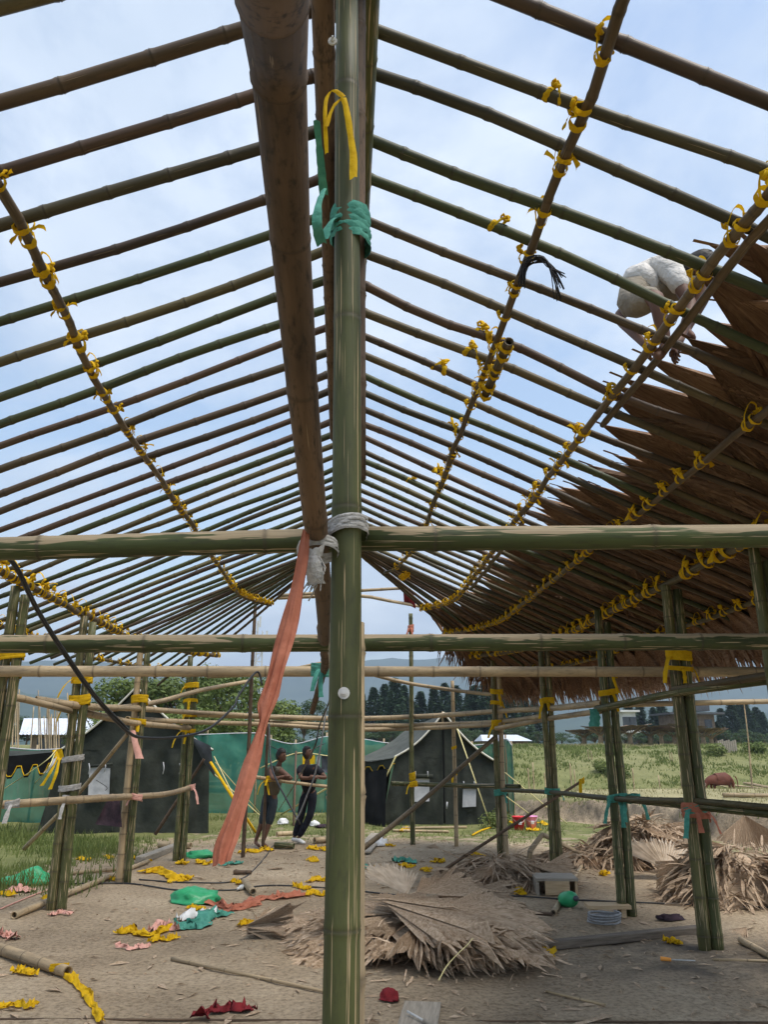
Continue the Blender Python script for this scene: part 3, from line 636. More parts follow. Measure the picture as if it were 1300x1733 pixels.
ribbon(mb, [atY(520, 935, 2.17), atY(530, 955, 2.15), atY(535, 990, 2.17)], .04, .05, Vector((1, 0, .2)), 8); ribbon(mb, [atY(506, 935, 2.2), atY(525, 938, 2.16), atY(548, 930, 2.2)], .03, .035, Vector((.2, 0, 1)), 9)
obj('frayed_rope', mesh('frayed_rope', mb.v, mb.f), 'rope_grey', hall)
# rails round the walls (pixels only say where; each end has its own depth)
def rail(name, pts, r, mat='bamboo_tan', r1=None, n=10, node=.36):
    return culm(name, [atY(*p) for p in pts], r, r1 or r*.85, mat, hall, node, n)
rail('wall_rail', [(-60, 1170, 8.2), (30, 1181, 8.6), (118, 1203, 9.65)], .042)
rail('wall_rail', [(60, 1184, 9.4), (150, 1196, 9.9), (230, 1199, 11.4), (330, 1206, 13.5), (450, 1212, 15.0)], .045)
rail('wall_rail', [(140, 1206, 9.9), (190, 1216, 10.8), (230, 1224, 11.4), (320, 1232, 13.5)], .046)
rail('wall_rail', [(215, 1217, 11.5), (330, 1222, 13.4), (450, 1226, 14.9), (580, 1234, 15.6)], .042)
rail('wall_rail', [(320, 1208, 13.7), (450, 1213, 15.1), (600, 1216, 15.8), (740, 1211, 15.3), (850, 1203, 13.8), (930, 1199, 12.0), (1020, 1190, 9.3)], .05, node=.5)
rail('wall_rail', [(430, 1221, 15.2), (600, 1228, 15.7), (740, 1226, 15.4), (850, 1221, 13.9), (925, 1211, 12.0)], .044)
rail('wall_rail', [(600, 1235, 15.5), (700, 1233, 15.6), (850, 1226, 13.8)], .042)
rail('wall_rail', [(840, 1233, 13.8), (925, 1217, 12.1), (1020, 1203, 9.2)], .04)
rail('wall_rail', [(1010, 1200, 9.2), (1080, 1186, 8.4), (1150, 1172, 7.5), (1300, 1152, 6.6), (1400, 1140, 6.2)], .040, 'bamboo_green')
rail('wall_rail', [(1140, 1168, 7.6), (1300, 1143, 6.5), (1400, 1128, 6.1)], .036, 'bamboo_purlin')
rail('wall_rail', [(1030, 1193, 9.3), (1300, 1187, 9.3), (1420, 1185, 9.3)], .034)
rail('brace', [(190, 1200, 11.3), (270, 1187, 12.5), (340, 1168, 13.6), (425, 1152, 15.0)], .04)
rail('brace', [(610, 1136, 14.2), (690, 1156, 15.3), (800, 1172, 14.6), (855, 1176, 13.9)], .036)
rail('brace', [(350, 1145, 15.0), (450, 1140, 15.0), (545, 1122, 14.4)], .036)
rail('tie_beam', [(420, 1078, 14.2), (600, 1080, 14.2), (740, 1080, 14.2)], .034)
rail('tie_beam', [(470, 1008, 13.4), (600, 1000, 13.4), (690, 995, 13.4)], .030)
rail('tie_beam', [(470, 1012, 13.5), (600, 1008, 13.6), (660, 1017, 14.2), (720, 1028, 14.8)], .033)
# waist rails and braces
rail('waist_rail', [(-60, 1366, 9.0), (60, 1358, 9.5), (150, 1352, 9.75), (220, 1348, 11.4), (280, 1344, 12.6), (322, 1333, 13.5)], .046, 'bamboo_tan')
rail('waist_rail', [(425, 1314, 14.9), (500, 1325, 15.2), (575, 1333, 15.4), (610, 1334, 15.4)], .034)
rail('waist_rail', [(662, 1326, 15.2), (700, 1327, 15.3), (775, 1329, 15.1), (880, 1331, 13.6)], .045, 'bamboo_green')
rail('waist_rail', [(850, 1337, 13.7), (935, 1341, 11.9), (1045, 1352, 9.05), (1180, 1356, 7.55), (1300, 1366, 6.9), (1420, 1374, 6.5)], .032, 'bamboo_purlin')
rail('waist_rail', [(1060, 1352, 9.0), (1180, 1364, 7.6), (1300, 1377, 6.95), (1400, 1388, 6.5)], .042, 'bamboo_green')
rail('brace', [(612, 1438, 12.9), (700, 1368, 13.4), (838, 1248, 13.8)], .042, 'bamboo_purlin')
rail('brace', [(745, 1476, 11.2), (860, 1402, 11.4), (985, 1322, 11.8)], .022, 'bamboo_aged')
rail('brace', [(40, 1436, 13.2), (130, 1345, 12.3), (215, 1242, 11.6)], .034, 'bamboo_tan')
rail('brace', [(262, 1412, 14.2), (345, 1285, 14.0)], .03, 'bamboo_aged')
p_ = atY(985, 1322, 11.8); band(hall, p_, .035, .07, 'cloth_yellow', squash=1.0, seed=77, tail=2)
for q, mt, rr0 in (((1060, 1351, 9.0), 'cloth_teal', .05), ((1075, 1350, 8.9), 'cloth_teal', .05), ((700, 1327, 15.2), 'cloth_yellow', .06), ((322, 1333, 13.5), 'cloth_pink', .06), ((231, 1349, 11.4), 'cloth_pink', .06), ((20, 1361, 9.2), 'rope_grey', .06), ((118, 1353, 9.65), 'rope_grey', .07), ((455, 1318, 15.0), 'cloth_yellow', .05)):
    band(hall, atY(*q), rr0, .07, mt, squash=1.1, seed=int(q[0]), tail=1)

# ------------------------------------------------------------------ fan palm leaves
def palm_mesh(seed, spread, L, blades=14, cup=0.10, ragged=0.12, droop=0.0, stalk=0.12, join=0.58, curl=0.0):
    """pleated fan leaf: apex at the origin, blades opening along +X, tips torn apart"""
    r = random.Random(seed); V = []; F = []
    def P(rad, a, h):
        x = rad*math.cos(a); y = rad*math.sin(a)
        return (x, y, h-droop*(rad/L)**2*L+cup*L*(a/(spread*.5+1e-6))**2*(rad/L)*.5+curl*rad*rad/L)
    V.append(P(0, 0, 0.0)); base = []
    for i in range(blades+1):
        a = -spread/2+spread*i/blades; base.append(len(V)); V.append(P(L*join*r.uniform(.93, 1.05), a, -0.010*L+r.gauss(0, .006*L)))
    for i in range(blades):
        a = -spread/2+spread*(i+.5)/blades; m = len(V); V.append(P(L*join, a, 0.035*L+r.gauss(0, .006*L)))
        F += [(0, base[i], m), (0, m, base[i+1])]
        ta = a+r.gauss(0, ragged*.5); tl = L*r.uniform(1-ragged*2.2, 1.05); t1 = len(V)
        ml = L*(join+1)/2; wd = spread/blades*0.30
        V.append(P(ml, (a+ta)/2-wd, r.gauss(0, .02*L))); V.append(P(ml, (a+ta)/2, .025*L+r.gauss(0, .02*L))); V.append(P(ml, (a+ta)/2+wd, r.gauss(0, .02*L)))
        V.append(P(tl, ta, r.gauss(-.01*L, .035*L)))
        F += [(base[i], t1, t1+1, m), (m, t1+1, t1+2, base[i+1]), (t1, t1+3, t1+1), (t1+1, t1+3, t1+2)]
    b = len(V); w_ = 0.012
    V += [(-stalk*L, -w_, 0), (-stalk*L, w_, 0), (0.05*L, w_, .012), (0.05*L, -w_, .012)]; F.append((b, b+1, b+2, b+3))
    return mesh('palm_leaf', V, F, smooth=False)
THM = [palm_mesh(s, R(34+5*(s % 4)), 1.12, 16, .05, .09, droop=.03, stalk=.07, join=.55) for s in range(8)]
FRM = [palm_mesh(50+s, R(46+6*(s % 3)), .85, 17, .02, .18, droop=.40, stalk=.03, join=.40) for s in range(5)]
for me_ in THM+FRM: me_.materials.append(M['palm_thatch'])
thatch = empty('palm_thatch', (3.3, 8, 3.4), 0, 'brown dried palm leaf thatch laid in rows over the lower right roof slope', 'thatch')
cells = []
for row, r0 in enumerate((3.78, 3.42, 3.06, 2.70, 2.36, 2.02)):
    s = 2.2
    while s < YA+r0*R(47):
        cells.append((row, r0+rnd.uniform(-.12, .12)*(1.8 if row == 5 else 1), s)); s += rnd.uniform(.15, .225)
big = sorted(range(len(cells)), key=lambda i: (cells[i][2]-2.2)+0.4*cells[i][0])
keep = set(big[:300]); rest = MB()
def leaf_matrix(r0, s, row, pitch, yaw, lift):
    p = ring_point(1, r0, s, 0.055+lift); ph = 0 if s <= YA else (s-YA)/r0
    m = Matrix.Translation(p) @ Matrix.Rotation(ph+yaw, 4, 'Z') @ Matrix.Rotation(pitch, 4, 'Y') @ Matrix.Rotation(rnd.uniform(-.12, .12), 4, 'X'); return m
def put(me, m, parent, name='palm_leaf', whole=True):
    if whole:
        o = bpy.data.objects.new(name, me); link(o, parent); o.matrix_basis = m; return o
    rest.add([m @ v.co for v in me.vertices], [tuple(p.vertices) for p in me.polygons])
slope = math.atan(SL)
for i, (row, r0, s) in enumerate(cells):
    lift = 0.018*row+rnd.uniform(0, .02)
    put(rnd.choice(THM), leaf_matrix(r0, s, row, slope-rnd.uniform(0.0, .03), rnd.gauss(0, .20 if row > 3 else .11), lift), thatch, whole=i in keep)
s = 2.6
while s < YA+3.9*R(47):                                   # hanging fringe at the eave
    for q in range(2):
        put(rnd.choice(FRM), leaf_matrix(4.02+rnd.uniform(-.12, .10), s+rnd.uniform(-.05, .05), 0, slope+rnd.uniform(.10, .40), rnd.gauss(0, .2), -.01*q), thatch, 'palm_leaf', whole=(len(thatch.children) < 299 and False))
    s += rnd.uniform(.16, .24)
for k in range(5, 16):                                    # ragged leaf ends at the far right verge
    r0 = 1.9+k*.14; m = leaf_matrix(r0, YA+r0*R(46), 1, slope+.08, R(20)+rnd.gauss(0, .15), .03); put(rnd.choice(FRM), m, thatch, whole=False)
o = obj('palm_leaf', mesh('palm_leaf', rest.v, rest.f, smooth=False), 'palm_thatch', thatch); o['kind'] = 'stuff'

# ------------------------------------------------------------------ cloth helpers
def cloth(P00, P10, P11, P01, nu=14, nv=10, amp=0.03, seed=0, sag=0.0, freq=3.0, vert=True):
    P00, P10, P11, P01 = map(Vector, (P00, P10, P11, P01)); nrm = (P10-P00).cross(P01-P00).normalized(); V = []; F = []
    lu = (P10-P00).length; lv = (P01-P00).length
    for j in range(nv+1):
        for i in range(nu+1):
            u, v = i/nu, j/nv; p = P00.lerp(P10, u).lerp(P01.lerp(P11, u), v)
            h = float(fbm(np.array([u*lu*freq+seed*3.1]), np.array([v*lv*(freq*.35 if vert else freq)+seed*7.7]), 4, seed)[0])
            e = min(1, 6*min(u, 1-u, v, 1-v)+.15); p = p+nrm*(h*amp*2*e)+Vector((0, 0, -sag*4*u*(1-u)*(1-abs(2*v-1)*.5)))
            V.append(p)
    for j in range(nv):
        for i in range(nu): a = j*(nu+1)+i; F.append((a, a+1, a+nu+2, a+nu+1))
    return V, F
def panel(name, c, mat, parent, **k): V, F = cloth(*c, **k); return obj(name, mesh(name, V, F), mat, parent)
def rope(name, pts, r, mat, parent, n=5, res=None):
    mb = MB(); mb.tube(path(pts, res or max(2, 6*(len(pts)-1))) if len(pts) > 2 else [Vector(p) for p in pts], r, n); return mb.build(name, mat, parent, True)
def valance(parent, pts, drop, n, mat='canvas_olive', hem='cloth_yellow'):
    P = path(pts, n*8+1); V = []; F = []; H = []
    for i, p in enumerate(P):
        t = (i/8) % 1.0; k = abs(t-.5)*2; wv = 1-.42*(1 if k > .72 else (0.0 if k < .34 else (k-.34)/.38))
        V += [p, p-Vector((0, 0, drop*.55)), p-Vector((0, 0, drop*wv))]; H.append(p-Vector((0, .012, drop*(wv-.10))))
    for i in range(len(P)-1):
        for k in range(2): F.append((i*3+k, i*3+k+1, i*3+4+k, i*3+3+k))
    o = obj('valance', mesh('valance', V, F, smooth=False), mat, parent); mb = MB(); mb.tube(H, .011, 4); mb.build('hem', hem, o, True); return o
def prof(A, E, u, dip): p = A.lerp(E, u); return p-Vector((0, 0, dip*math.sin(math.pi*u)))
def gable_half(A, E, Em, dip, parent, mat, seed):
    V = []; F = []; n, m = 16, 12
    for i in range(n+1):
        u = i/n; t = prof(A, E, u, dip); b = Em.lerp(E, u)
        for k in range(m+1):
            p = b.lerp(t, k/m); h = float(fbm(np.array([p.x*3+seed]), np.array([p.z*1.2]), 4, seed)[0]); V.append(p+Vector((0, -h*.07*min(1, 4*(1-k/m)+.1), 0)))
    for i in range(n):
        for k in range(m): a = i*(m+1)+k; F.append((a, a+1, a+m+2, a+m+1))
    obj('gable_wall', mesh('gable_wall', V, F), mat, parent)
def roof_half(A, E, A2, E2, dip, parent, mat, seed):
    V = []; F = []; n, m = 18, 14
    for i in range(n+1):
        for k in range(m+1):
            v = k/m; p = prof(A.lerp(A2, v), E.lerp(E2, v), i/n, dip*(1+.5*math.sin(math.pi*v))); h = float(fbm(np.array([i*.5]), np.array([k*.45+seed]), 4, seed)[0]); V.append(p+Vector((0, 0, h*.05-.05*math.sin(math.pi*v))))
    for i in range(n):
        for k in range(m): a = i*(m+1)+k; F.append((a, a+m+1, a+m+2, a+1))
    obj('roof_panel', mesh('roof_panel', V, F), mat, parent)
def piping(A, E, dip, parent): rope('piping', [prof(A, E, i/8, dip) for i in range(9)], .024, 'piping_cream', parent)
# ------------------------------------------------------------------ left tent
V3 = Vector
tl = empty('ridge_tent', (-4.6, 20, 0), 0, 'dark olive canvas ridge tent with a black tarpaulin over its right corner', 'tent')
A0, E0, E1, B0, B1, D = V3((-4.63, 18, 3.0)), V3((-6.15, 18, 1.68)), V3((-2.95, 18, 1.74)), V3((-6.45, 17.9, -.05)), V3((-2.84, 17.9, -.05)), V3((-1.1, 4.2, 0))
mid = V3((-4.65, 17.95, 0)); Em = E0.lerp(E1, .5)
panel('gable_wall', (B0, mid, Em, E0), 'canvas_olive', tl, nu=26, nv=22, amp=.13, seed=1)
panel('gable_wall', (mid, B1, E1, Em), 'canvas_olive', tl, nu=26, nv=22, amp=.13, seed=2)
gable_half(A0, E0, Em, .13, tl, 'canvas_olive', 3)
gable_half(A0, E1, Em, .13, tl, 'canvas_olive', 4)
panel('side_wall', (B0+D, B0, E0, E0+D), 'canvas_olive', tl, amp=.05, seed=5); panel('side_wall', (B1, B1+D, E1+D, E1), 'canvas_olive', tl, amp=.05, seed=6)
up_ = V3((0, -.12, .03))
roof_half(A0+up_, E0+V3((-.12, -.12, -.06)), A0+D+up_, E0+D+V3((-.12, 0, -.06)), .13, tl, 'canvas_olive', 7)
roof_half(A0+up_, E1+V3((.12, -.12, -.06)), A0+D+up_, E1+D+V3((.12, 0, -.06)), .13, tl, 'canvas_olive', 8)
piping(A0+V3((0, -.15, .05)), E0+V3((-.1, -.14, -.04)), .13, tl); piping(A0+V3((0, -.15, .05)), E1+V3((.1, -.14, -.04)), .13, tl)
for k, (x0, y0, x1, y1) in enumerate(((150, 1298, 184, 1352),)):
    c = [atY(x0-2, y1, 17.80), atY(x1, y1-4, 17.80), atY(x1+2, y0+2, 17.82), atY(x0+1, y0, 17.82)]; wf = panel('window_flap', c, 'canvas_white', tl, nu=10, nv=10, amp=.04, seed=10)
    rope('flap_tie', [atY(x0+12, y0+22, 17.76), atY(x0+30, y0+34, 17.76), atY(x1-6, y1-14, 17.76)], .006, 'canvas_dark', wf)
for px, y0, y1 in ((150, 1292, 1310), (177, 1290, 1306), (276, 1290, 1310), (304, 1292, 1310)): rope('tie_tape', [atY(px, y0, 17.78), atY(px+1, (y0+y1)/2, 17.74), atY(px-1, y1, 17.78)], .012, 'canvas_white', tl)
rope('window_roll', [atY(150, 1297, 17.80), atY(190, 1293, 17.8)], .03, 'canvas_olive', tl)
panel('tarpaulin', (atY(322, 1246, 17.7), atY(356, 1262, 17.6), atY(364, 1316, 17.7), atY(345, 1290, 17.75)), 'tarp_black', tl, nu=10, nv=10, amp=.08, seed=11)
panel('tarpaulin', (atY(318, 1240, 17.9), atY(322, 1246, 17.7), atY(345, 1290, 17.75), atY(362, 1300, 19.5)), 'tarp_black', tl, nu=8, nv=8, amp=.05, seed=12)
rope('guy_rope', [atY(356, 1290, 17.6), atY(400, 1360, 17.0), gp(432, 1410, .02)], .032, 'cloth_yellow', tl)
rope('guy_rope', [atY(362, 1280, 17.7), gp(428, 1416, .02)], .012, 'rope_cream', tl); rope('guy_rope', [atY(364, 1290, 17.8), gp(455, 1395, .02)], .010, 'rope_cream', tl)
rope('guy_rope', [atY(96, 1268, 17.4), atY(60, 1300, 16.5), gp(-40, 1365, .02)], .010, 'rope_cream', tl)
rope('guy_rope', [atY(94, 1272, 17.4), atY(72, 1312, 17.2), gp(38, 1345, .1)], .010, 'rope_cream', tl)
aw = panel('awning', (atY(-60, 1290, 17.6), atY(84, 1276, 17.5), E0+V3((0, .3, 0)), E0+V3((-3, .6, 0))), 'canvas_olive', tl, amp=.02, seed=14)
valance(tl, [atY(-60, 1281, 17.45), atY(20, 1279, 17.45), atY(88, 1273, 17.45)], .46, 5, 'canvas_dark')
obj('pole_knot', mesh('pole_knot', *cloth(atY(88, 1270, 17.3), atY(104, 1266, 17.3), atY(108, 1284, 17.3), atY(92, 1288, 17.3), nu=8, nv=8, amp=.12, freq=9)), 'cloth_yellow', tl)
for a, b, c_ in (((94, 1280), (76, 1308), 'canvas_white'), ((96, 1282), (70, 1330), 'cloth_yellow'), ((100, 1284), (84, 1336), 'cloth_yellow')):
    mb = MB(); ribbon(mb, [atY(*a, 17.3), atY((a[0]+b[0])/2+2, (a[1]+b[1])/2, 17.2), atY(*b, 17.2)], .05, .08, V3((1, 0, .1)), 3, 8); obj('streamer', mesh('streamer', mb.v, mb.f), c_, tl)
# ------------------------------------------------------------------ right tent
tr = empty('ridge_tent', (2.3, 21, 0), 0, 'dark olive canvas tent with two white window flaps and a scalloped porch', 'tent')
A0, E0, E1, B0, B1 = V3((2.47, 19.6, 2.52)), V3((1.30, 19.6, 1.55)), V3((3.72, 19.6, 1.42)), V3((.92, 19.5, -.05)), V3((3.78, 19.5, -.05))
mid = V3((2.42, 19.45, -.05)); Em = V3((2.45, 19.55, 1.5))
panel('gable_wall', (B0, mid, Em, E0), 'canvas_olive', tr, nu=24, nv=22, amp=.14, seed=21); panel('gable_wall', (mid, B1, E1, Em), 'canvas_olive', tr, nu=24, nv=22, amp=.14, seed=22)
gable_half(A0, E0, Em, .13, tr, 'canvas_olive', 3)
gable_half(A0, E1, Em, .13, tr, 'canvas_olive', 4)
RB, EB, ER = V3((2.1, 23.6, 2.45)), V3((.22, 21.2, 1.40)), V3((3.6, 23.6, 1.4))
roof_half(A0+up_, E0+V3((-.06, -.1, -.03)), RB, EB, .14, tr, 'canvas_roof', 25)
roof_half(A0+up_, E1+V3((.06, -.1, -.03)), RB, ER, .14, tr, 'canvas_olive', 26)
panel('side_wall', (V3((.3, 23.5, -.05)), V3((1.0, 20.2, -.05)), V3((1.25, 20.1, 1.5)), V3((.5, 23.5, 1.5))), 'canvas_dark', tr, amp=.05, seed=27); panel('side_wall', (B1, V3((3.7, 23.6, -.05)), ER, E1), 'canvas_olive', tr, amp=.05, seed=28)  # left wall: shade of the tent interior put into its near-black colour
panel('porch_shade_panel', (gp(606, 1392), gp(652, 1400), atY(655, 1300, 19.7), atY(610, 1310, 20.9)), 'canvas_dark', tr, nu=16, nv=12, amp=.12, seed=29)  # near-black sheet standing in for the shade inside the porch opening
piping(A0+V3((0, -.15, .05)), E0+V3((-.05, -.14, -.02)), .14, tr); piping(A0+V3((0, -.15, .05)), E1+V3((.05, -.14, -.02)), .14, tr)
valance(tr, [EB+V3((-.3, .35, .05)), EB, E0.lerp(EB, .5)+V3((0, 0, -.04)), E0+V3((-.04, -.1, -.03))], .30, 5, 'canvas_olive')
for x0, y0, x1, y1 in ((701, 1317, 727, 1357), (783, 1334, 806, 1366)):
    wf = panel('window_flap', (atY(x0, y1, 19.35), atY(x1, y1-1, 19.35), atY(x1, y0, 19.37), atY(x0+1, y0+1, 19.37)), 'canvas_white', tr, nu=10, nv=10, amp=.03, seed=30+x0)
    rope('window_roll', [atY(x0-2, y0-4, 19.34), atY(x1+6, y0-3, 19.34)], .055, 'canvas_olive', tr)
    for q in (x0+2, x1-3): rope('tie_tape', [atY(q, y0-12, 19.26), atY(q+.5, y0-2, 19.26)], .013, 'canvas_white', tr)
rope('door_seam', [A0+V3((0, -.06, -.3)), Em+V3((0, -.09, 0)), mid+V3((0, -.12, .1))], .022, 'canvas_dark', tr); rope('tie_tape', [atY(757, 1357, 19.2), atY(756, 1369, 19.2)], .02, 'canvas_white', tr)
rope('guy_rope', [atY(670, 1280, 19.4), gp(618, 1390, .02)], .018, 'rope_cream', tr); rope('guy_rope', [atY(768, 1216, 19.4), gp(832, 1402, .02)], .016, 'rope_cream', tr); rope('guy_rope', [gp(832, 1402, .02), gp(815, 1408, .03), gp(800, 1415, .02)], .02, 'cloth_yellow', tr)
rope('guy_rope', [atY(846, 1300, 20.5), gp(960, 1395, .02)], .014, 'rope_cream', tr); rope('guy_rope', [atY(846, 1340, 20.3), gp(905, 1385, .02)], .014, 'rope_cream', tr)
rope('tent_pole', [V3((2.45, 19.62, 0)), A0+V3((0, 0, .08))], .03, 'bamboo_tan', tr)
# ------------------------------------------------------------------ green shade net
def net(label, pts, Ybot=None):
    o = empty('shade_net_fence', gp(pts[0][0], 1400) if False else (atY(*pts[0]).x, pts[0][2], 0), 0, label, 'net fence')
    P = path([atY(*p) for p in pts], (len(pts)-1)*10+1); V = []; F = []; nz = 12
    for i, p in enumerate(P):
        g = gzs(p.x, p.y)-.05
        for k in range(nz+1):
            t = k/nz; h = float(fbm(np.array([i*.35]), np.array([k*.22]), 4, len(pts))[0]); V.append(V3((p.x, p.y+h*.6*(1 if 0 < k < nz else .4), p.z+(g-p.z)*t)))
    n = nz+1
    for i in range(len(P)-1):
        for k in range(nz): F.append((i*n+k, i*n+k+1, (i+1)*n+k+1, (i+1)*n+k))
    obj('net', mesh('net', V, F), 'shade_net', o); rope('top_cord', P, .018, 'canvas_white', o, 4, len(P))
    for p in P[::10]: culm('fence_post', [V3((p.x, p.y+.08, gzs(p.x, p.y)-.1)), V3((p.x, p.y+.08, p.z+.12))], .03, .026, 'bamboo_tan', o, .4, 8)
    return o
net('green shade net sagging beside the dark scalloped awning', [(-150, 1256, 20.6), (-40, 1260, 20.6), (60, 1269, 20.6), (150, 1264, 20.8), (230, 1262, 22.8)])
nf = net('long green shade net hung between two dark tents behind the leaning men', [(320, 1244, 23), (350, 1243, 23), (436, 1241, 23), (458, 1251, 23), (500, 1259, 23), (553, 1247, 23), (613, 1251, 23), (650, 1257, 23.4), (700, 1262, 24)])
net('green shade net end past the right tent corner', [(800, 1262, 22), (836, 1258, 21.6), (857, 1251, 21.2), (867, 1262, 21.0)])
rope('line', [atY(440, 1300, 21.5), atY(501, 1275, 21.5), atY(560, 1280, 21.3)], .016, 'rope_cream', nf)
rope('line', [atY(455, 1262, 21.8), atY(501, 1277, 21.5), atY(550, 1258, 21.8)], .012, 'wire_black', nf); rope('fence_prop', [atY(501, 1272, 21.5), gp(497, 1398)], .03, 'bamboo_aged', nf)
rope('line', [atY(340, 1290, 21), gp(460, 1400, .02)], .014, 'rope_cream', nf); rope('line', [atY(560, 1330, 19), gp(475, 1380, .02)], .022, 'rope_cream', nf)
def one(name, me, mat, label, cat, group=None): return tag(obj(name, me, mat), label, cat, group)
V, F = cloth(atY(512, 1294, 21.4), atY(533, 1293, 21.4), atY(533, 1278, 21.4), atY(512, 1277, 21.4), amp=.03); one('cloth', mesh('cloth', V, F), 'cloth_yellow', 'square yellow cloth pegged on a line before the green net', 'cloth')
V, F = cloth(atY(535, 1300, 21.3), atY(541, 1298, 21.3), atY(543, 1279, 21.3), atY(536, 1279, 21.3), amp=.06); one('cloth', mesh('cloth', V, F), 'canvas_white', 'narrow white cloth pegged beside the yellow one', 'cloth')
V, F = cloth(atY(544, 1306, 21.3), atY(562, 1310, 21.3), atY(562, 1280, 21.3), atY(544, 1279, 21.3), amp=.10); one('cloth', mesh('cloth', V, F), 'tarp_black', 'grey patterned garment on the line next to the post', 'cloth')

# ------------------------------------------------------------------ trees
def copy_tree(root, loc, rz, sc, label, group):
    r = root.copy(); COL.objects.link(r); r.location = loc; r.rotation_euler = (0, 0, rz); r.scale = sc; tag(r, label, None, group)
    for ch in root.children:
        c = ch.copy(); COL.objects.link(c); c.parent = r
    return r
def leaf_cloud(lobes, n, size, seed, flat=0.5):
    r = random.Random(seed); V = []; F = []
    tot = sum(l[3]**2 for l in lobes)
    for cx, cy, cz, rad, sq in lobes:
        for _ in range(int(n*rad*rad/tot)):
            u = r.uniform(-1, 1); a = r.uniform(0, 6.283); k = r.uniform(.45, 1.08)**.6; s_ = math.sqrt(1-u*u)
            d = V3((s_*math.cos(a), s_*math.sin(a), u)); p = V3((cx, cy, cz))+V3((d.x*rad, d.y*rad, d.z*rad*sq))*k
            nrm = (d+V3((r.gauss(0, .5), r.gauss(0, .5), r.gauss(0, .5)+flat))).normalized(); t = nrm.orthogonal().normalized(); t = Quaternion(nrm, r.uniform(0, 6.28)) @ t; b = nrm.cross(t)
            w_ = size*r.uniform(.6, 1.3); i = len(V); V += [p-t*w_, p-b*w_*.42, p+t*w_, p+b*w_*.42]; F.append((i, i+1, i+2, i+3))
    return V, F
def broad_tree(seed, n=4200, leaf='leaf_broad'):
    LOCAL[0] = True; r = random.Random(seed); o = empty('broadleaf_tree'); o['category'] = 'tree'; mb = MB()
    mb.tube(path([(0, 0, -.03), (r.uniform(-.02, .02), 0, .2), (r.uniform(-.04, .04), r.uniform(-.03, .03), .55)], 6), .022, 7, .010)
    lobes = []
    for k in range(15):
        a = r.uniform(0, 6.28); q = r.uniform(.05, .36); z = r.uniform(.34, .86); q *= 1.15-abs(z-.5)*1.1; p = V3((math.cos(a)*q, math.sin(a)*q, z)); lobes.append((p.x, p.y, p.z, r.uniform(.10, .17), r.uniform(.65, .9)))
        mb.tube(path([(0, 0, r.uniform(.18, .4)), (p.x*.5, p.y*.5, p.z*.75), tuple(p)], 5), .009, 5, .003)
    mb.build('trunk', 'bark', o, True); V, F = leaf_cloud(lobes, n, .021, seed); obj('crown', mesh('crown', V, F, smooth=False), leaf, o); LOCAL[0] = False; return o
def conifer(seed, n=3800):
    LOCAL[0] = True; r = random.Random(seed); o = empty('pine_tree'); o['category'] = 'tree'; mb = MB(); mb.tube([V3((0, 0, -.03)), V3((0, 0, .5)), V3((0, 0, 1.0))], .016, 6, .002); mb.build('trunk', 'bark', o, True)
    V = []; F = []
    off = [r.uniform(.75, 1.3) for _ in range(9)]
    for k in range(n):
        z = .06+.94*(r.random()**.95); a = r.uniform(0, 6.28); lump = .8+.28*math.sin(a*3+z*9+seed)+.16*math.sin(a*5-z*17); rad = (.025+.19*(1-z)**.62)*off[int(z*8.99)]**.6*lump*(1 if z > .2 else .8)
        d = V3((math.cos(a), math.sin(a), 0)); q = r.uniform(.3, 1.0)**.6; p = d*rad*q+V3((0, 0, z-.16*rad*q)); t = (d+V3((r.gauss(0, .45), r.gauss(0, .45), r.uniform(-.5, .5)))).normalized(); b = t.cross(V3((r.gauss(0, .5), r.gauss(0, .5), 1))).normalized()
        w_ = .030*r.uniform(.6, 1.3); i = len(V); V += [p-t*w_*.7-b*w_*.45, p+t*w_, p-t*w_*.7+b*w_*.45]; F.append((i, i+1, i+2))
    obj('crown', mesh('crown', V, F, smooth=False), 'leaf_conifer', o); LOCAL[0] = False; return o
protoB = [broad_tree(s) for s in (1, 2, 3)]; protoD = [broad_tree(s, 2600, 'leaf_dark') for s in (11, 12)]; protoP = [conifer(s) for s in (21, 22, 23)]
used = set()
def plant(protos, px, pytop, Y, wide, label, group, zbase=None):
    p = atY(px, pytop, Y); zb = gzs(p.x, Y) if zbase is None else zbase; h = (p.z-zb)/0.97; pr = rnd.choice(protos); s_ = (h*wide, h*wide, h)
    if pr.name in used: copy_tree(pr, (p.x, Y, zb-.1), rnd.uniform(0, 6.28), s_, label, group)
    else: used.add(pr.name); pr.location = (p.x, Y, zb-.1); pr.scale = s_; pr.rotation_euler = (0, 0, rnd.uniform(0, 6.28)); tag(pr, label, None, group)
ORD = 'first second third fourth fifth sixth seventh eighth ninth tenth eleventh twelfth thirteenth fourteenth fifteenth sixteenth seventeenth'.split()
def ordn(vals, v, rev=False): return ORD[sorted(vals, reverse=rev).index(v)]
for px, py, Y, wd in (LT := ((185, 1158, 44, 1.1), (232, 1142, 40, 1.15), (278, 1128, 42, 1.1), (322, 1118, 39, 1.1), (362, 1116, 43, 1.0), (404, 1126, 40, 1.1), (436, 1158, 46, 1.1), (300, 1180, 34, 1.3), (400, 1190, 35, 1.3), (220, 1190, 36, 1.2))): plant(protoB, px, py, Y, wd, 'leafy green tree behind the left tent, '+ordn([t[0] for t in LT], px, True)+' from the lattice mast', 'leafy trees behind the left tent')
for px, py, Y, wd in ((482, 1196, 62, 1.1), (516, 1180, 58, 1.25), (548, 1190, 66, 1.1), (470, 1222, 50, 1.6), (560, 1226, 48, 1.8)): plant(protoD, px, py, Y, wd, 'dark round tree beyond the net, left of the centre post', 'dark trees beyond the net')
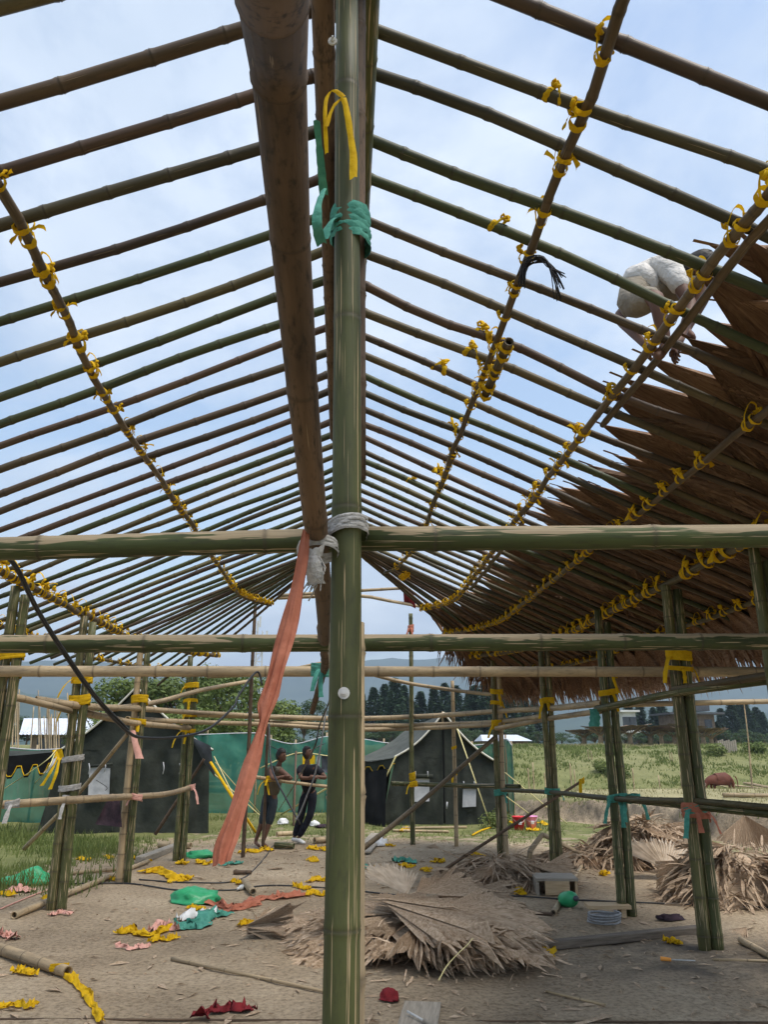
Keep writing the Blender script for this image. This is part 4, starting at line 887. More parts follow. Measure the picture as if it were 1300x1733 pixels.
for px, py, Y in (LT := ((612, 1172, 120), (630, 1163, 115), (649, 1158, 120), (668, 1148, 112), (684, 1160, 122), (700, 1184, 130), (714, 1170, 118), (733, 1164, 112), (752, 1156, 118), (771, 1160, 110), (790, 1172, 124), (806, 1160, 112), (824, 1152, 108), (842, 1150, 112), (862, 1158, 108), (884, 1172, 116), (905, 1180, 120))):
    plant(protoP, px+rnd.uniform(-3, 3), py+2, Y, 1.25, 'tall pine in the wood behind the right tent, '+ordn([t[0] for t in LT], px)+' from the lattice mast', 'pines behind the right tent')
for px, py, Y in (LT := ((1040, 1192, 128), (1062, 1186, 122), (1082, 1190, 130), (1104, 1198, 126), (1120, 1188, 130), (1142, 1196, 125), (1222, 1200, 150), (1236, 1188, 145), (1252, 1194, 150), (1262, 1186, 148), (1278, 1198, 152), (1292, 1206, 150), (1310, 1214, 150), (1335, 1216, 150), (1210, 1222, 120), (1190, 1226, 122))):
    plant(protoP, px+rnd.uniform(-3, 3), py, Y, 1.45, 'tall pine above the grassy bank, '+ordn([t[0] for t in LT], px)+' counted from the white house', 'pines above the bank')
for k in range(34):
    px = 600+k*21+rnd.uniform(-8, 8); plant(protoD, px, rnd.uniform(1222, 1244), rnd.uniform(84, 104), rnd.uniform(1.6, 2.4), 'low dark tree at the foot of the far wood', 'low trees along the foot of the wood')
for k in range(14):
    px = -60+k*18+rnd.uniform(-8, 8); plant(protoD, px, rnd.uniform(1206, 1228), rnd.uniform(70, 95), rnd.uniform(1.6, 2.4), 'low dark tree on the rise behind the tin roofed house', 'low trees behind the house')
for pr in protoB+protoD+protoP:
    if pr.name not in used:
        for ch in list(pr.children): bpy.data.objects.remove(ch)
        bpy.data.objects.remove(pr)
# ------------------------------------------------------------------ buildings far off
h = empty('village_house', (atY(100, 1250, 52).x, 52, 0), 0, 'low house with pale tin roof behind a row of bamboo poles', 'house')
x0, x1 = atY(42, 1250, 52).x, atY(160, 1250, 52).x; zr, ze = atY(80, 1216, 53).z, atY(60, 1244, 52).z; gb = gzs(x0, 52)-.3
mb = MB(); mb.box(((x0+x1)/2, 53.5, (ze+gb)/2), (x1-x0-1.0, 3.4, ze-gb)); mb.build('wall', 'wall_brown', h)
mb = MB(); n_ = 40
for i in range(n_):
    a = x0-.2+(x1-x0+.4)*i/n_; b_ = x0-.2+(x1-x0+.4)*(i+1)/n_; k = .04*(i % 2)
    mb.add([(a, 51.2, ze+k), (b_, 51.2, ze+.04-k), (b_-.8, 53.6, zr+.04-k), (a+.2*0+.8*(1-2*i/n_)*0+ .0, 53.6, zr+k)], [(0, 1, 2, 3)]); mb.add([(a, 53.6, zr+k), (b_, 53.6, zr+.04-k), (b_, 56, ze), (a, 56, ze)], [(0, 1, 2, 3)])
mb.build('roof', 'roof_sheet', h)
for fx in (.3, .55, .8): MB().box((x0+(x1-x0)*fx, 51.78, (ze+gb)/2+.2), (.9, .06, 1.0)).build('window', 'glass_dark', h)
h = empty('village_shed', (atY(865, 1255, 75).x, 75, 0), 0, 'long low shed with grey white tin roof beyond the net end', 'shed')
x0, x1 = atY(815, 1250, 75).x, atY(900, 1250, 75).x; zr, ze = atY(860, 1243, 75).z, atY(860, 1254, 75).z; gb = gzs(x0, 75)-1
MB().box(((x0+x1)/2, 77, (ze+gb)/2), (x1-x0-.6, 3.6, ze-gb)).build('wall', 'wall_brown', h)
MB().add([(x0, 74.6, ze), (x1, 74.6, ze), (x1-.9, 77, zr), (x0+.3, 77, zr), (x1, 79.4, ze), (x0, 79.4, ze)], [(0, 1, 2, 3), (3, 2, 4, 5), (1, 4, 2), (0, 3, 5)]).build('roof', 'roof_sheet', h)
def block(name, label, px0, px1, pyt, Y, floors, wallm, roofm, over):
    x0, x1 = atY(px0, 1250, Y).x, atY(px1, 1250, Y).x; zt = atY((px0+px1)/2, pyt, Y).z; gb = 1.0; o = empty(name, ((x0+x1)/2, Y+3, gb), 0, label, 'building'); fh = 3.0
    MB().box(((x0+x1)/2, Y+3, (zt-.3+gb)/2), (x1-x0, 6, zt-.3-gb)).build('wall', wallm, o)
    for f in range(floors):
        z = zt-.3-fh*f
        MB().box(((x0+x1)/2, Y+2.9, z), (x1-x0+over, 6+over, .28)).build('roof' if f == 0 else 'floor_slab', roofm, o)
        nw = max(2, int((x1-x0)/2.0))
        for k in range(nw):
            xx = x0+(x1-x0)*(k+.5)/nw; wn = MB().box((xx, Y-.02, z-1.5), (1.1, .12, 1.3)).build('window', 'glass_dark', o); MB().box((xx, Y-.06, z-2.2), (1.3, .16, .1)).build('sill', 'wall_white', wn)
    return o
block('hillside_house', 'white storeyed house among the pines above the reed shelters', 1058, 1080, 1200, 118, 3, 'wall_white', 'wall_white', 1.0)
block('hillside_house', 'wide dark roofed house with pale eaves above the reed shelters', 1146, 1214, 1204, 116, 2, 'wall_brown', 'roof_dark', 2.2)
MB().box((atY(1180, 1193, 118).x, 119, atY(1180, 1193, 118).z-.3), (3.4, 3, 1.2)).build('roof', 'roof_dark', COL.objects[-1] if False else [o for o in bpy.data.objects if o.get('label', '').startswith('wide dark roofed')][0])
def mushroom(px, pybase, pytop, wpx, Y, tilt, label):      # shelter like a tree: bundled reed column opening into a shallow funnel roof
    c = atY(px, 1262, Y); zb = gzs(c.x, Y); zt = atY(px, pytop, Y).z; rr0 = wpx/FPX*Y*.5; o = empty('reed_shelter', (c.x, Y, zb), 0, label, 'shelter', 'tree shaped reed shelters on the terrace'); r = random.Random(int(px))
    mb = MB(); mb.tube([V3((c.x, Y, zb-.1)), V3((c.x, Y, zb+(zt-zb)*.5))], .26, 8, .2); mb.build('column', 'reed', o, True)
    for k in range(14):
        a = 6.283*k/14; e = V3((c.x+math.cos(a)*rr0*.8, Y+math.sin(a)*rr0*.8, zt-.12+tilt*math.cos(a))); mb = MB(); mb.tube(path([(c.x, Y, zb+(zt-zb)*.38), (c.x+math.cos(a)*rr0*.22, Y+math.sin(a)*rr0*.22, zb+(zt-zb)*.66), tuple(e)], 6), .05, 5, .03); mb.build('rib', 'reed', o, True)
    V = [V3((c.x, Y, zt-.35))]; F = []; n_ = 28
    for j in (0.5, 1.0):
        for k in range(n_): a = 6.283*k/n_; q = rr0*j*r.uniform(.97, 1.03); V.append(V3((c.x+math.cos(a)*q, Y+math.sin(a)*q, zt-.35+.42*j+tilt*math.cos(a)*j+r.gauss(0, .03))))
    for k in range(n_): k2 = (k+1) % n_; F += [(0, 1+k, 1+k2), (1+k, 1+n_+k, 1+n_+k2, 1+k2)]
    obj('roof', mesh('roof', V, F, smooth=False), 'wall_brown', o)
for k, (px, pt, wp, Y, ti) in enumerate(LT := ((990, 1236, 60, 74, .1), (1018, 1232, 62, 70, -.1), (1043, 1234, 66, 72, .1), (1068, 1230, 74, 70, .15), (1102, 1232, 76, 71, -.1), (1121, 1230, 70, 78, .1), (1143, 1233, 72, 70, .15), (1166, 1229, 64, 74, -.15), (1192, 1234, 74, 68, .05), (1206, 1236, 60, 80, .1))):
    mushroom(px, 1264, pt, wp, Y, ti, 'tree shaped reed shelter on the terrace, '+ORD[k]+' from the tin roofed shed')
# lattice mast
mast = empty('lattice_mast', (atY(432, 1240, 140).x, 140, 0), 0, 'thin steel lattice mast with antennas above the leafy trees', 'mast'); Ym = 140; xb = atY(432, 1240, Ym).x; zt = atY(432, 1068, Ym).z
for sx in (-1, 1):
    for sy in (-1, 1): MB().tube([V3((xb+sx*.9, Ym+sy*.9, 0)), V3((xb+sx*.45, Ym+sy*.45, zt))], .07, 4).build('leg', 'steel', mast)
for sy in (-1, 1):
    mb = MB(); k = 0; z = 1.0
    while z < zt-1.4:
        q0 = .9-.45*z/zt; q1 = .9-.45*(z+1.4)/zt
        mb.tube([V3((xb-q0*(1 if k % 2 else -1), Ym+sy*q0, z)), V3((xb+q1*(1 if k % 2 else -1), Ym+sy*q1, z+1.4))], .045, 4); mb.tube([V3((xb-q0, Ym+sy*q0, z)), V3((xb+q0, Ym+sy*q0, z))], .04, 4)
        z += 1.4; k += 1
    mb.build('bracing', 'steel', mast)
for k, (dx, dz) in enumerate(((-1.3, -1.0), (1.3, -1.0), (-.4, .8), (.6, -3.0), (-1.2, -3.2), (.0, 1.6))): MB().box((xb+dx, Ym-.6, zt+dz), (.3, .25, 1.9)).build('antenna', 'wall_white', mast)
MB().box((xb, Ym, zt-.8), (3.2, .2, .12)).build('antenna_arm', 'steel', mast); MB().box((xb, Ym, zt-3), (3.0, .2, .12)).build('antenna_arm', 'steel', mast)
# standing bamboo poles behind the left net, and stakes on the bank
rs = random.Random(3)
for k in range(30):
    px = rs.uniform(-6, 150); Y = rs.uniform(25, 33); b = atY(px, 1275, Y); t = atY(px-rs.uniform(2, 16), rs.uniform(1165, 1215), Y+rs.uniform(-.4, .4)); b.z = gzs(b.x, b.y)-.1
    tag(culm('bamboo_pole', [b, b.lerp(t, .5)+V3((rs.uniform(-.05, .05), 0, 0)), t], .030, .018, 'bamboo_tan', None, .4, 6), 'thin upright bamboo pole in the thicket of poles behind the net', 'bamboo pole', 'upright poles behind the left net')
for px, pb, pt in ((880, 1352, 1322), (897, 1340, 1300), (905, 1342, 1290), (925, 1338, 1308), (968, 1330, 1292), (975, 1326, 1302), (1046, 1325, 1296), (1058, 1336, 1310), (1074, 1334, 1300), (1118, 1332, 1312), (1155, 1336, 1306), (998, 1287, 1268), (1003, 1288, 1270), (1136, 1290, 1270), (1140, 1290, 1273)):
    Y = 34 if pb > 1310 else 52; b = atY(px, pb, Y); b.z = gzs(b.x, Y)-.1; t = atY(px-3, pt, Y); tag(culm('bamboo_stake', [b, t], .032, .025, 'bamboo_tan', None, .4, 7), 'short pale bamboo stake driven into the grassy bank', 'stake', 'stakes on the bank')
b = atY(1273, 1335, 40); b.z = gzs(b.x, 40)-.1; tag(culm('bamboo_pole', [b, atY(1268, 1260, 40), atY(1260, 1190, 40)], .05, .03, 'bamboo_tan', None, .5, 8), 'tall thin lone bamboo pole standing near the brown cow', 'bamboo pole')
cr = empty('plank_pen', (atY(1233, 1270, 55).x, 55, gzs(atY(1233, 1270, 55).x, 55)), 0, 'small pen of upright weathered boards on the bank top', 'pen')
for k in range(9):
    px = 1218+k*3.6; p = atY(px, 1268, 55); MB().box((p.x, 55, gzs(p.x, 55)+.30), (.12, .05, .8+.1*(k % 3))).build('board', 'wood_grey', cr)
for k, (a, b) in enumerate((((1195, 1288), (1245, 1296)), ((1205, 1290), (1290, 1306)), ((1262, 1299), (1320, 1305)), ((1255, 1292), (1300, 1288)))):
    p, q = atY(*a, 46), atY(*b, 44.5); p.z = gzs(p.x, p.y)+.12; q.z = gzs(q.x, q.y)+.12; tag(culm('bamboo_pole', [p, q], .06, .045, 'bamboo_tan', None, .5, 7), 'pale bamboo pole lying on the grassy slope behind the cow', 'bamboo pole', 'poles lying on the slope')
for k, (a, b) in enumerate((((1225, 1351), (1320, 1352)), ((1240, 1339), (1310, 1340)))):
    p, q = gp(*a, .08), gp(*b, .08); tag(culm('bamboo_pole', [p, q], .06, .05, 'bamboo_tan', None, .5, 7), 'pale bamboo pole lying on the dry grass above the earth ledge', 'bamboo pole', 'poles on the dry grass')

# ------------------------------------------------------------------ people and the cow
def skin_mesh(pts, edges, root=0, sub=1):
    me = bpy.data.meshes.new('t'); me.from_pydata([tuple(p[0]) for p in pts], edges, []); o = bpy.data.objects.new('t', me); COL.objects.link(o)
    m = o.modifiers.new('s', 'SKIN'); m.use_smooth_shade = True; sv = me.skin_vertices[0].data if me.skin_vertices else None
    if sv is None:
        bm = bmesh.new(); bm.from_mesh(me); lay = bm.verts.layers.skin.verify(); bm.to_mesh(me); bm.free(); sv = me.skin_vertices[0].data
    for i, p in enumerate(pts): sv[i].radius = p[1] if isinstance(p[1], tuple) else (p[1], p[1]); sv[i].use_root = (i == root)
    s_ = o.modifiers.new('u', 'SUBSURF'); s_.levels = sub; s_.render_levels = sub
    dg = bpy.context.evaluated_depsgraph_get(); dg.update(); e = o.evaluated_get(dg); m2 = e.to_mesh(); V = [v.co.copy() for v in m2.vertices]; F = [tuple(p.vertices) for p in m2.polygons]; e.to_mesh_clear()
    bpy.data.objects.remove(o); bpy.data.meshes.remove(me); return V, F
def chain(pts, edges, start, items):
    prev = start
    for p, r in items: pts.append((V3(p), r)); edges.append((prev, len(pts)-1)) if prev is not None else None; prev = len(pts)-1
    return prev
def head_arrays(c, f, up, s=1.0):
    f = f.normalized(); sdv = f.cross(up).normalized(); u = sdv.cross(f); V = []; F = []; n, m = 16, 12
    for j in range(m+1):
        th = math.pi*j/m; z = math.cos(th); q = math.sin(th)
        for i in range(n):
            a = 2*math.pi*i/n; x, y = math.cos(a)*q, math.sin(a)*q        # x forward
            k = 1.0 if z > -.1 else 1+.28*(z+.1)
            px, py, pz = x*.098*(1 if x < 0 else .92), y*.076*k, z*.122
            if x > .75 and -.45 < z < .15: px += .022*(1-abs(y)/.5)*(1-abs(z+.15)/.4) if abs(y) < .3 else 0
            if x > .4 and abs(z-.05) < .14 and .2 < abs(y) < .6: px -= .008
            if x > .5 and z < -.7: px += .012
            V.append(c+(f*px+sdv*py+u*pz)*s)
    for j in range(m):
        for i in range(n): i2 = (i+1) % n; F.append((j*n+i, (j+1)*n+i, (j+1)*n+i2, j*n+i2))
    for sg in (-1, 1):                                                     # ears
        b = len(V); e = c+(sdv*sg*.077-f*.008-u*.005)*s
        for i in range(8): a = i*.785; V.append(e+(f*math.cos(a)*.016+u*math.sin(a)*.030+sdv*sg*.006)*s)
        V.append(e+sdv*sg*.014*s); F += [(b+i, b+(i+1) % 8, b+8) for i in range(8)]
    return V, F
def hair_arrays(c, f, up, s=1.0, seed=0):
    f = f.normalized(); sdv = f.cross(up).normalized(); u = sdv.cross(f); V = []; F = []; n, m = 20, 9; r = random.Random(seed)
    for j in range(m+1):
        for i in range(n):
            a = 2*math.pi*i/n; x = math.cos(a); lim = R(62) if x > .5 else (R(62)+(R(122)-R(62))*min(1, (.5-x)/.9)); th = lim*j/m; k = 1.10+r.uniform(-.02, .06)
            V.append(c+(f*(math.cos(a)*math.sin(th)*.100*k)+sdv*(math.sin(a)*math.sin(th)*.080*k)+u*(math.cos(th)*.126*k+.006))*s)
    for j in range(m):
        for i in range(n): i2 = (i+1) % n; F.append((j*n+i, (j+1)*n+i, (j+1)*n+i2, j*n+i2))
    return V, F
def hand_arrays(wr, d, pn, s=1.0, curl=.5):
    """palm from the wrist along d, palm normal pn; four unequal bent fingers and a thumb off the side"""
    d = d.normalized(); pn = (pn-d*pn.dot(d)).normalized(); sd_ = d.cross(pn); mb = MB(); mb.tube([wr-d*.01, wr+d*.03*s, wr+d*.085*s], .024*s, 8, .032*s)
    for k, L in enumerate((.072, .082, .077, .060)):
        b = wr+(d*.078+sd_*(.030-.020*k))*s; P = [b]; dd = d.copy()
        for q in range(3): dd = (dd+pn*curl*.55).normalized(); P.append(P[-1]+dd*L*s*(.45, .32, .23)[q])
        mb.tube(P, .0095*s, 6, .007*s)
    b = wr+(d*.028+sd_*.026)*s; P = [b, b+(sd_*.8+d*.6)*.034*s, b+(sd_*.9+d*1.3+pn*.5)*.045*s]; mb.tube(P, .011*s, 6, .008*s); return mb.v, mb.f
def person(label, J, fwd, headf, cloths, hands, feet=None, hs=1.0, hair=True, loose=1.0, tailn=-.12):
    """J: joints. One continuous body; shirt, trousers, shoes and hair are its clothing"""
    o = empty('person', (J['pelvis'].x, J['pelvis'].y, min(J['ankL'].z, J['ankR'].z)), 0, label, 'person')
    pts = []; ed = []
    pts.append((J['pelvis'], .095)); sp = chain(pts, ed, 0, [(J['pelvis'].lerp(J['chest'], .5), .090), (J['chest'], .100), (J['neck'], .052), (J['neck'].lerp(J['head'], .55), .05)])
    ch = 2
    for S in 'LR':
        chain(pts, ed, ch, [(J['sh'+S], .062), (J['el'+S], .042), (J['wr'+S], .028)]); chain(pts, ed, 0, [(J['hip'+S], .088), (J['kn'+S], .058), (J['kn'+S].lerp(J['ank'+S], .35), .054), (J['ank'+S], .036), (J['toe'+S], (.036, .022))])
    V, F = skin_mesh(pts, ed, 0); mb = MB(); mb.add(V, F); up = (J['head']-J['neck']).normalized(); up = (up+V3((0, 0, 1.2))).normalized() if headf.z < .9 else up
    mb.add(*head_arrays(J['head'], headf, up, hs))
    for S in 'LR': d_, n_ = hands[S]; mb.add(*hand_arrays(J['wr'+S], d_, n_, 1.0, .6))
    body = obj('body', mesh('body', mb.v, mb.f), 'skin', o)
    if hair: obj('hair', mesh('hair', *hair_arrays(J['head'], headf, up, hs, 3)), 'hair', o)
    f = headf.normalized(); sdv = f.cross(up).normalized(); u = sdv.cross(f)
    for sg in (-1, 1): MB().tube([J['head']+(f*.078+sdv*sg*.032+u*.014)*hs, J['head']+(f*.090+sdv*sg*.032+u*.014)*hs], .011*hs, 8).build('eye', 'hair', o, True)
    MB().tube([J['head']+(f*.088+sdv*-.022-u*.062)*hs, J['head']+(f*.092-u*.064)*hs, J['head']+(f*.088+sdv*.022-u*.062)*hs], .006*hs, 6).build('mouth', 'cloth_maroon', o, True)
    sm, sleeve, tm, leg, shoe = cloths; g = 1.16
    p2 = []; e2 = []; p2.append((J['pelvis'].lerp(J['chest'], tailn), (.145*loose, .145*loose))); chain(p2, e2, 0, [(J['pelvis'].lerp(J['chest'], .45), (.138*loose*1.04, .138*loose*1.04)), (J['chest'], (.150*loose, .150*loose)), (J['chest'].lerp(J['neck'], .62), .085)])
    for S in 'LR': chain(p2, e2, 2, [(J['sh'+S], .080), (J['sh'+S].lerp(J['el'+S], sleeve), .066)])
    obj('shirt', mesh('shirt', *skin_mesh(p2, e2, 0)), sm, o)
    p3 = []; e3 = []; p3.append((J['pelvis'], (.135, .135))); chain(p3, e3, 0, [(J['pelvis'].lerp(J['chest'], .18), (.130, .130))])
    for S in 'LR':
        it = [(J['hip'+S], .108)]
        if leg <= 1: it += [(J['hip'+S].lerp(J['kn'+S], leg), .086)]
        else: it += [(J['kn'+S], .078), (J['kn'+S].lerp(J['ank'+S], leg-1), .066)]
        chain(p3, e3, 0, it)
    obj('trousers', mesh('trousers', *skin_mesh(p3, e3, 0)), tm, o)
    if shoe:
        for S in 'LR':
            a, t = J['ank'+S], J['toe'+S]; dd = (t-a); dd.z = 0; dd.normalize(); pp = []; ee = []; pp.append((a-dd*.05+V3((0, 0, -.035)), (.040, .040))); chain(pp, ee, 0, [(a+V3((0, 0, -.01)), .050), (a.lerp(t, .6), (.044, .036)), (t+dd*.03, (.040, .028))]); obj('shoe', mesh('shoe', *skin_mesh(pp, ee, 0)), shoe, o)
    return o
def J_(**k): return {a: V3(b) for a, b in k.items()}
# man in olive top leaning on the rail with folded arms
x, y = -1.42, 15.25
person('barefoot man in olive sleeveless top and dark shorts leaning folded arms on a bamboo rail', J_(pelvis=(x+.10, y+.10, .90), chest=(x+.20, y-.02, 1.28), neck=(x+.24, y-.08, 1.44), head=(x+.28, y-.12, 1.60),
    shL=(x+.26, y-.22, 1.36), elL=(x+.50, y-.34, 1.20), wrL=(x+.30, y-.42, 1.22), shR=(x+.10, y-.16, 1.36), elR=(x+.16, y-.42, 1.20), wrR=(x+.38, y-.44, 1.25),
    hipL=(x+.16, y+.06, .86), knL=(x+.10, y+.06, .47), ankL=(x-.02, y+.04, .08), toeL=(x+.10, y-.08, .03), hipR=(x+.02, y+.12, .86), knR=(x-.04, y+.12, .47), ankR=(x-.16, y+.12, .08), toeR=(x-.06, y+.0, .03)),
    V3((.7, -.7, 0)), V3((.85, -.45, .05)), ('shirt_olive', .12, 'shorts_slate', 1.25, None), {'L': (V3((-1, -.1, 0)), V3((0, 0, -1))), 'R': (V3((1, .1, 0)), V3((0, 0, -1)))})
# man in black looking up
x, y = -.76, 15.75
person('man in black shirt and trousers with white shoes leaning on the rail, looking up', J_(pelvis=(x+.12, y+.05, .92), chest=(x+.10, y-.08, 1.30), neck=(x+.08, y-.12, 1.47), head=(x+.09, y-.14, 1.64),
    shL=(x+.25, y-.16, 1.38), elL=(x+.46, y-.40, 1.20), wrL=(x+.24, y-.46, 1.23), shR=(x-.06, y-.18, 1.38), elR=(x-.02, y-.44, 1.20), wrR=(x+.20, y-.48, 1.20),
    hipL=(x+.21, y+.03, .88), knL=(x+.16, y-.04, .50), ankL=(x-.06, y-.02, .10), toeL=(x+.06, y-.14, .04), hipR=(x+.04, y+.07, .88), knR=(x-.02, y+.06, .48), ankR=(x-.14, y+.10, .10), toeR=(x-.02, y+.0, .04)),
    V3((.5, -.8, 0)), V3((.75, -.45, .48)), ('shirt_black', .75, 'trousers_navy', 1.93, 'shoe_white'), {'L': (V3((-1, -.2, 0)), V3((0, 0, -1))), 'R': (V3((1, 0, .1)), V3((0, 0, -1)))})
# roofer crouching on the rafters
q = lambda px, py, Y: atY(px, py, Y)
JR = dict(pelvis=q(1068, 494, 4.46), chest=q(1122, 458, 4.55), neck=q(1156, 446, 4.50), head=q(1181, 458, 4.42), shL=q(1108, 478, 4.72), elL=q(1046, 538, 4.60), wrL=q(1098, 588, 4.28), shR=q(1140, 462, 4.32), elR=q(1172, 520, 4.24), wrR=q(1146, 588, 4.10),
    hipL=q(1072, 516, 4.30), knL=q(1112, 502, 4.02), ankL=q(1128, 586, 4.07), toeL=q(1112, 606, 3.98), hipR=q(1082, 494, 4.52), knR=q(1200, 484, 4.40), ankR=q(1160, 560, 4.42), toeR=q(1176, 574, 4.3))
person('roofer in cream shirt and khaki trousers crouching barefoot on the rafters above the thatch', JR, V3((1, 0, 0)), V3((.75, -.1, -.65)), ('shirt_cream', .55, 'trousers_khaki', .95, None), {'L': (q(1110, 596, 4.2)-JR['wrL'], V3((0, -.3, -1))), 'R': (q(1137, 612, 4.03)-JR['wrR'], V3((-.3, -.5, -1)))}, hs=1.0, loose=1.20, tailn=.04)
# cow grazing
cw = empty('cow', (0, 0, 0), 0, 'reddish brown cow grazing on dry grass below the bank', 'cow'); pc = atY(1221, 1325, 42); zb = gzs(pc.x, 42); cw.location = (pc.x, 42, zb); cw.rotation_euler = (0, 0, R(8)); LOCAL[0] = True
pts = []; ed = []; pts.append((V3((0, 0, .78)), (.30, .34)))
chain(pts, ed, 0, [(V3((.42, 0, .82)), (.27, .31)), (V3((.72, 0, .80)), (.20, .25))]); chain(pts, ed, 0, [(V3((-.42, 0, .76)), (.26, .33)), (V3((-.68, 0, .74)), (.17, .24)), (V3((-.92, 0, .52)), (.10, .13)), (V3((-1.06, 0, .30)), (.085, .10)), (V3((-1.16, 0, .10)), (.055, .06))])
for sx, yy_ in ((.62, .15), (.62, -.15)): chain(pts, ed, 2, [(V3((sx, yy_, .60)), .11), (V3((sx-.06, yy_, .42)), .07), (V3((sx+.07, yy_, .26)), .048), (V3((sx+.04, yy_, .02)), .045)])
for sx, yy_ in ((-.52, .14), (-.50, -.14)): chain(pts, ed, 3, [(V3((sx, yy_, .52)), .09), (V3((sx+.02, yy_, .28)), .055), (V3((sx-.02, yy_, .02)), .045)])
obj('body', mesh('body', *skin_mesh(pts, ed, 0)), 'hide_red', cw); MB().tube(path([(.88, 0, .92), (.97, 0, .7), (.98, 0, .3)], 7), .03, 6, .02).build('tail', 'hide_red', cw, True)
for sg in (-1, 1): MB().tube(path([(-1.02, sg*.07, .42), (-1.0, sg*.17, .50), (-1.04, sg*.20, .60)], 5), .022, 6, .008).build('horn', 'hide_pale', cw, True); MB().tube([V3((-.98, sg*.09, .38)), V3((-.96, sg*.2, .36))], .04, 6, .015).build('ear', 'hide_red', cw, True)
LOCAL[0] = False

# ------------------------------------------------------------------ heaps of palm leaves
PDM = [palm_mesh(200+s, R(88+9*(s % 4)), 1.0, 32, .06, .05, droop=.06, stalk=.10, join=.72) for s in range(6)]
PCM = [palm_mesh(240+s, R(70+10*(s % 3)), 1.0, 20, .20, .20, droop=.25, stalk=.08, join=.5, curl=(.0, .25, -.2)[s % 3]) for s in range(6)]
PWM = palm_mesh(290, R(105), 1.0, 24, .05, .05, droop=.02, stalk=.06, join=.75)
for me_ in PDM+PCM: me_.materials.append(M['palm_dry'])
PWM.materials.append(M['palm_pale'])
def leaf(parent, me, p, yaw, pitch, roll, sc, name='palm_leaf'):
    o = bpy.data.objects.new(name, me); link(o, parent); o.matrix_basis = Matrix.Translation(p) @ Matrix.Rotation(yaw, 4, 'Z') @ Matrix.Rotation(pitch, 4, 'Y') @ Matrix.Rotation(roll, 4, 'X') @ Matrix.Diagonal((sc, sc, sc, 1)); return o
def shreds(parent, c, rx, ry, hgt, n, seed, mat='palm_dry', L=(.15, .5), w=(.015, .04)):
    r = random.Random(seed); mb = MB()
    for k in range(n):
        rho = math.sqrt(r.random()); th = r.uniform(0, 6.28); z = hgt*(1-rho*rho)*r.uniform(.75, 1.06); p = c+V3((math.cos(th)*rx*rho, math.sin(th)*ry*rho, z)); g = gzs(p.x, p.y)
        a = th+r.gauss(0, .9); d = V3((math.cos(a), math.sin(a), -hgt/max(rx, .2)*rho*.9+r.gauss(.0, .35))).normalized(); l = r.uniform(*L); wd = r.uniform(*w); side = d.cross(V3((r.gauss(0, .6), r.gauss(0, .6), 1))).normalized(); P = []; q = p.copy()
        for i in range(5): P.append(V3((q.x, q.y, max(q.z, gzs(q.x, q.y)+.01)))); q = q+d*(l/4); d = (d+V3((r.gauss(0, .12), r.gauss(0, .12), -.16))).normalized()
        mb.add(*strip_mesh(P, [wd*.6, wd, wd, wd*.7, wd*.1], [(side, d.cross(side))]*5, 3, .35, k))
    o = obj('leaf_shreds', mesh('leaf_shreds', mb.v, mb.f, smooth=False), mat, parent); o['kind'] = 'stuff'; return o
r = random.Random(12)
h1 = empty('palm_leaf_pile', gp(740, 1620), 0, 'wide flat stack of dry fan palm leaves beside the front post', 'leaf pile')
ap = gp(640, 1602); c1 = gp(720, 1622)
for k in range(26):                                          # lower layers, tips to the left
    leaf(h1, r.choice(PDM), ap+V3((r.uniform(-.05, .75), r.uniform(-.22, .45), .06+k*.008)), math.pi+r.gauss(0, .55), r.uniform(.02, .10), r.gauss(0, .08), r.uniform(.80, 1.0))
for k in range(34):                                          # tips to the right and front
    leaf(h1, r.choice(PDM), ap+V3((r.uniform(.05, .62), r.uniform(-.32, .35), .10+k*.006)), r.gauss(-.18, .38), r.uniform(.06, .17), r.gauss(0, .07), r.uniform(.88, 1.12))
for k, (yw, sc, dx, dy) in enumerate(((-.55, 1.15, .10, -.10), (.55, 1.0, .10, .12), (-.30, 1.45, .06, -.04), (.15, 1.40, .04, .04), (-.08, 1.5, .0, 0), (.62, .85, -.02, .05))):
    leaf(h1, PDM[k], ap+V3((dx, dy, .34+.012*k)), yw, .13+.02*(k % 2), r.gauss(0, .04), sc)
leaf(h1, PWM, gp(690, 1548)+V3((.0, .0, .20)), R(125), -.50, .1, .60); leaf(h1, PDM[4], gp(690, 1548)+V3((.1, .1, .20)), R(35), -.05, .1, .8)
for k in range(5): leaf(h1, PCM[k], gp(760, 1545)+V3((r.uniform(-.4, .3), r.uniform(-.2, .3), .12+.03*k)), r.uniform(-.4, .5), .08, r.gauss(0, .2), r.uniform(.7, .95))
shreds(h1, c1, 1.2, .8, .30, 70, 4, L=(.10, .30), w=(.01, .025)); shreds(h1, gp(570, 1590), .45, .5, .16, 90, 5, L=(.15, .35), w=(.02, .045))
V, F = strip_mesh(path([atZ(742, 1660, .34), atZ(760, 1630, .38), atZ(790, 1600, .38), atZ(800, 1588, .34)], 10), [.022]*10, [(V3((.7, .7, 0)), V3((0, 0, 1)))]*10, 3, .3, 2); obj('binding_strip', mesh('binding_strip', V, F), 'rope_cream', h1)
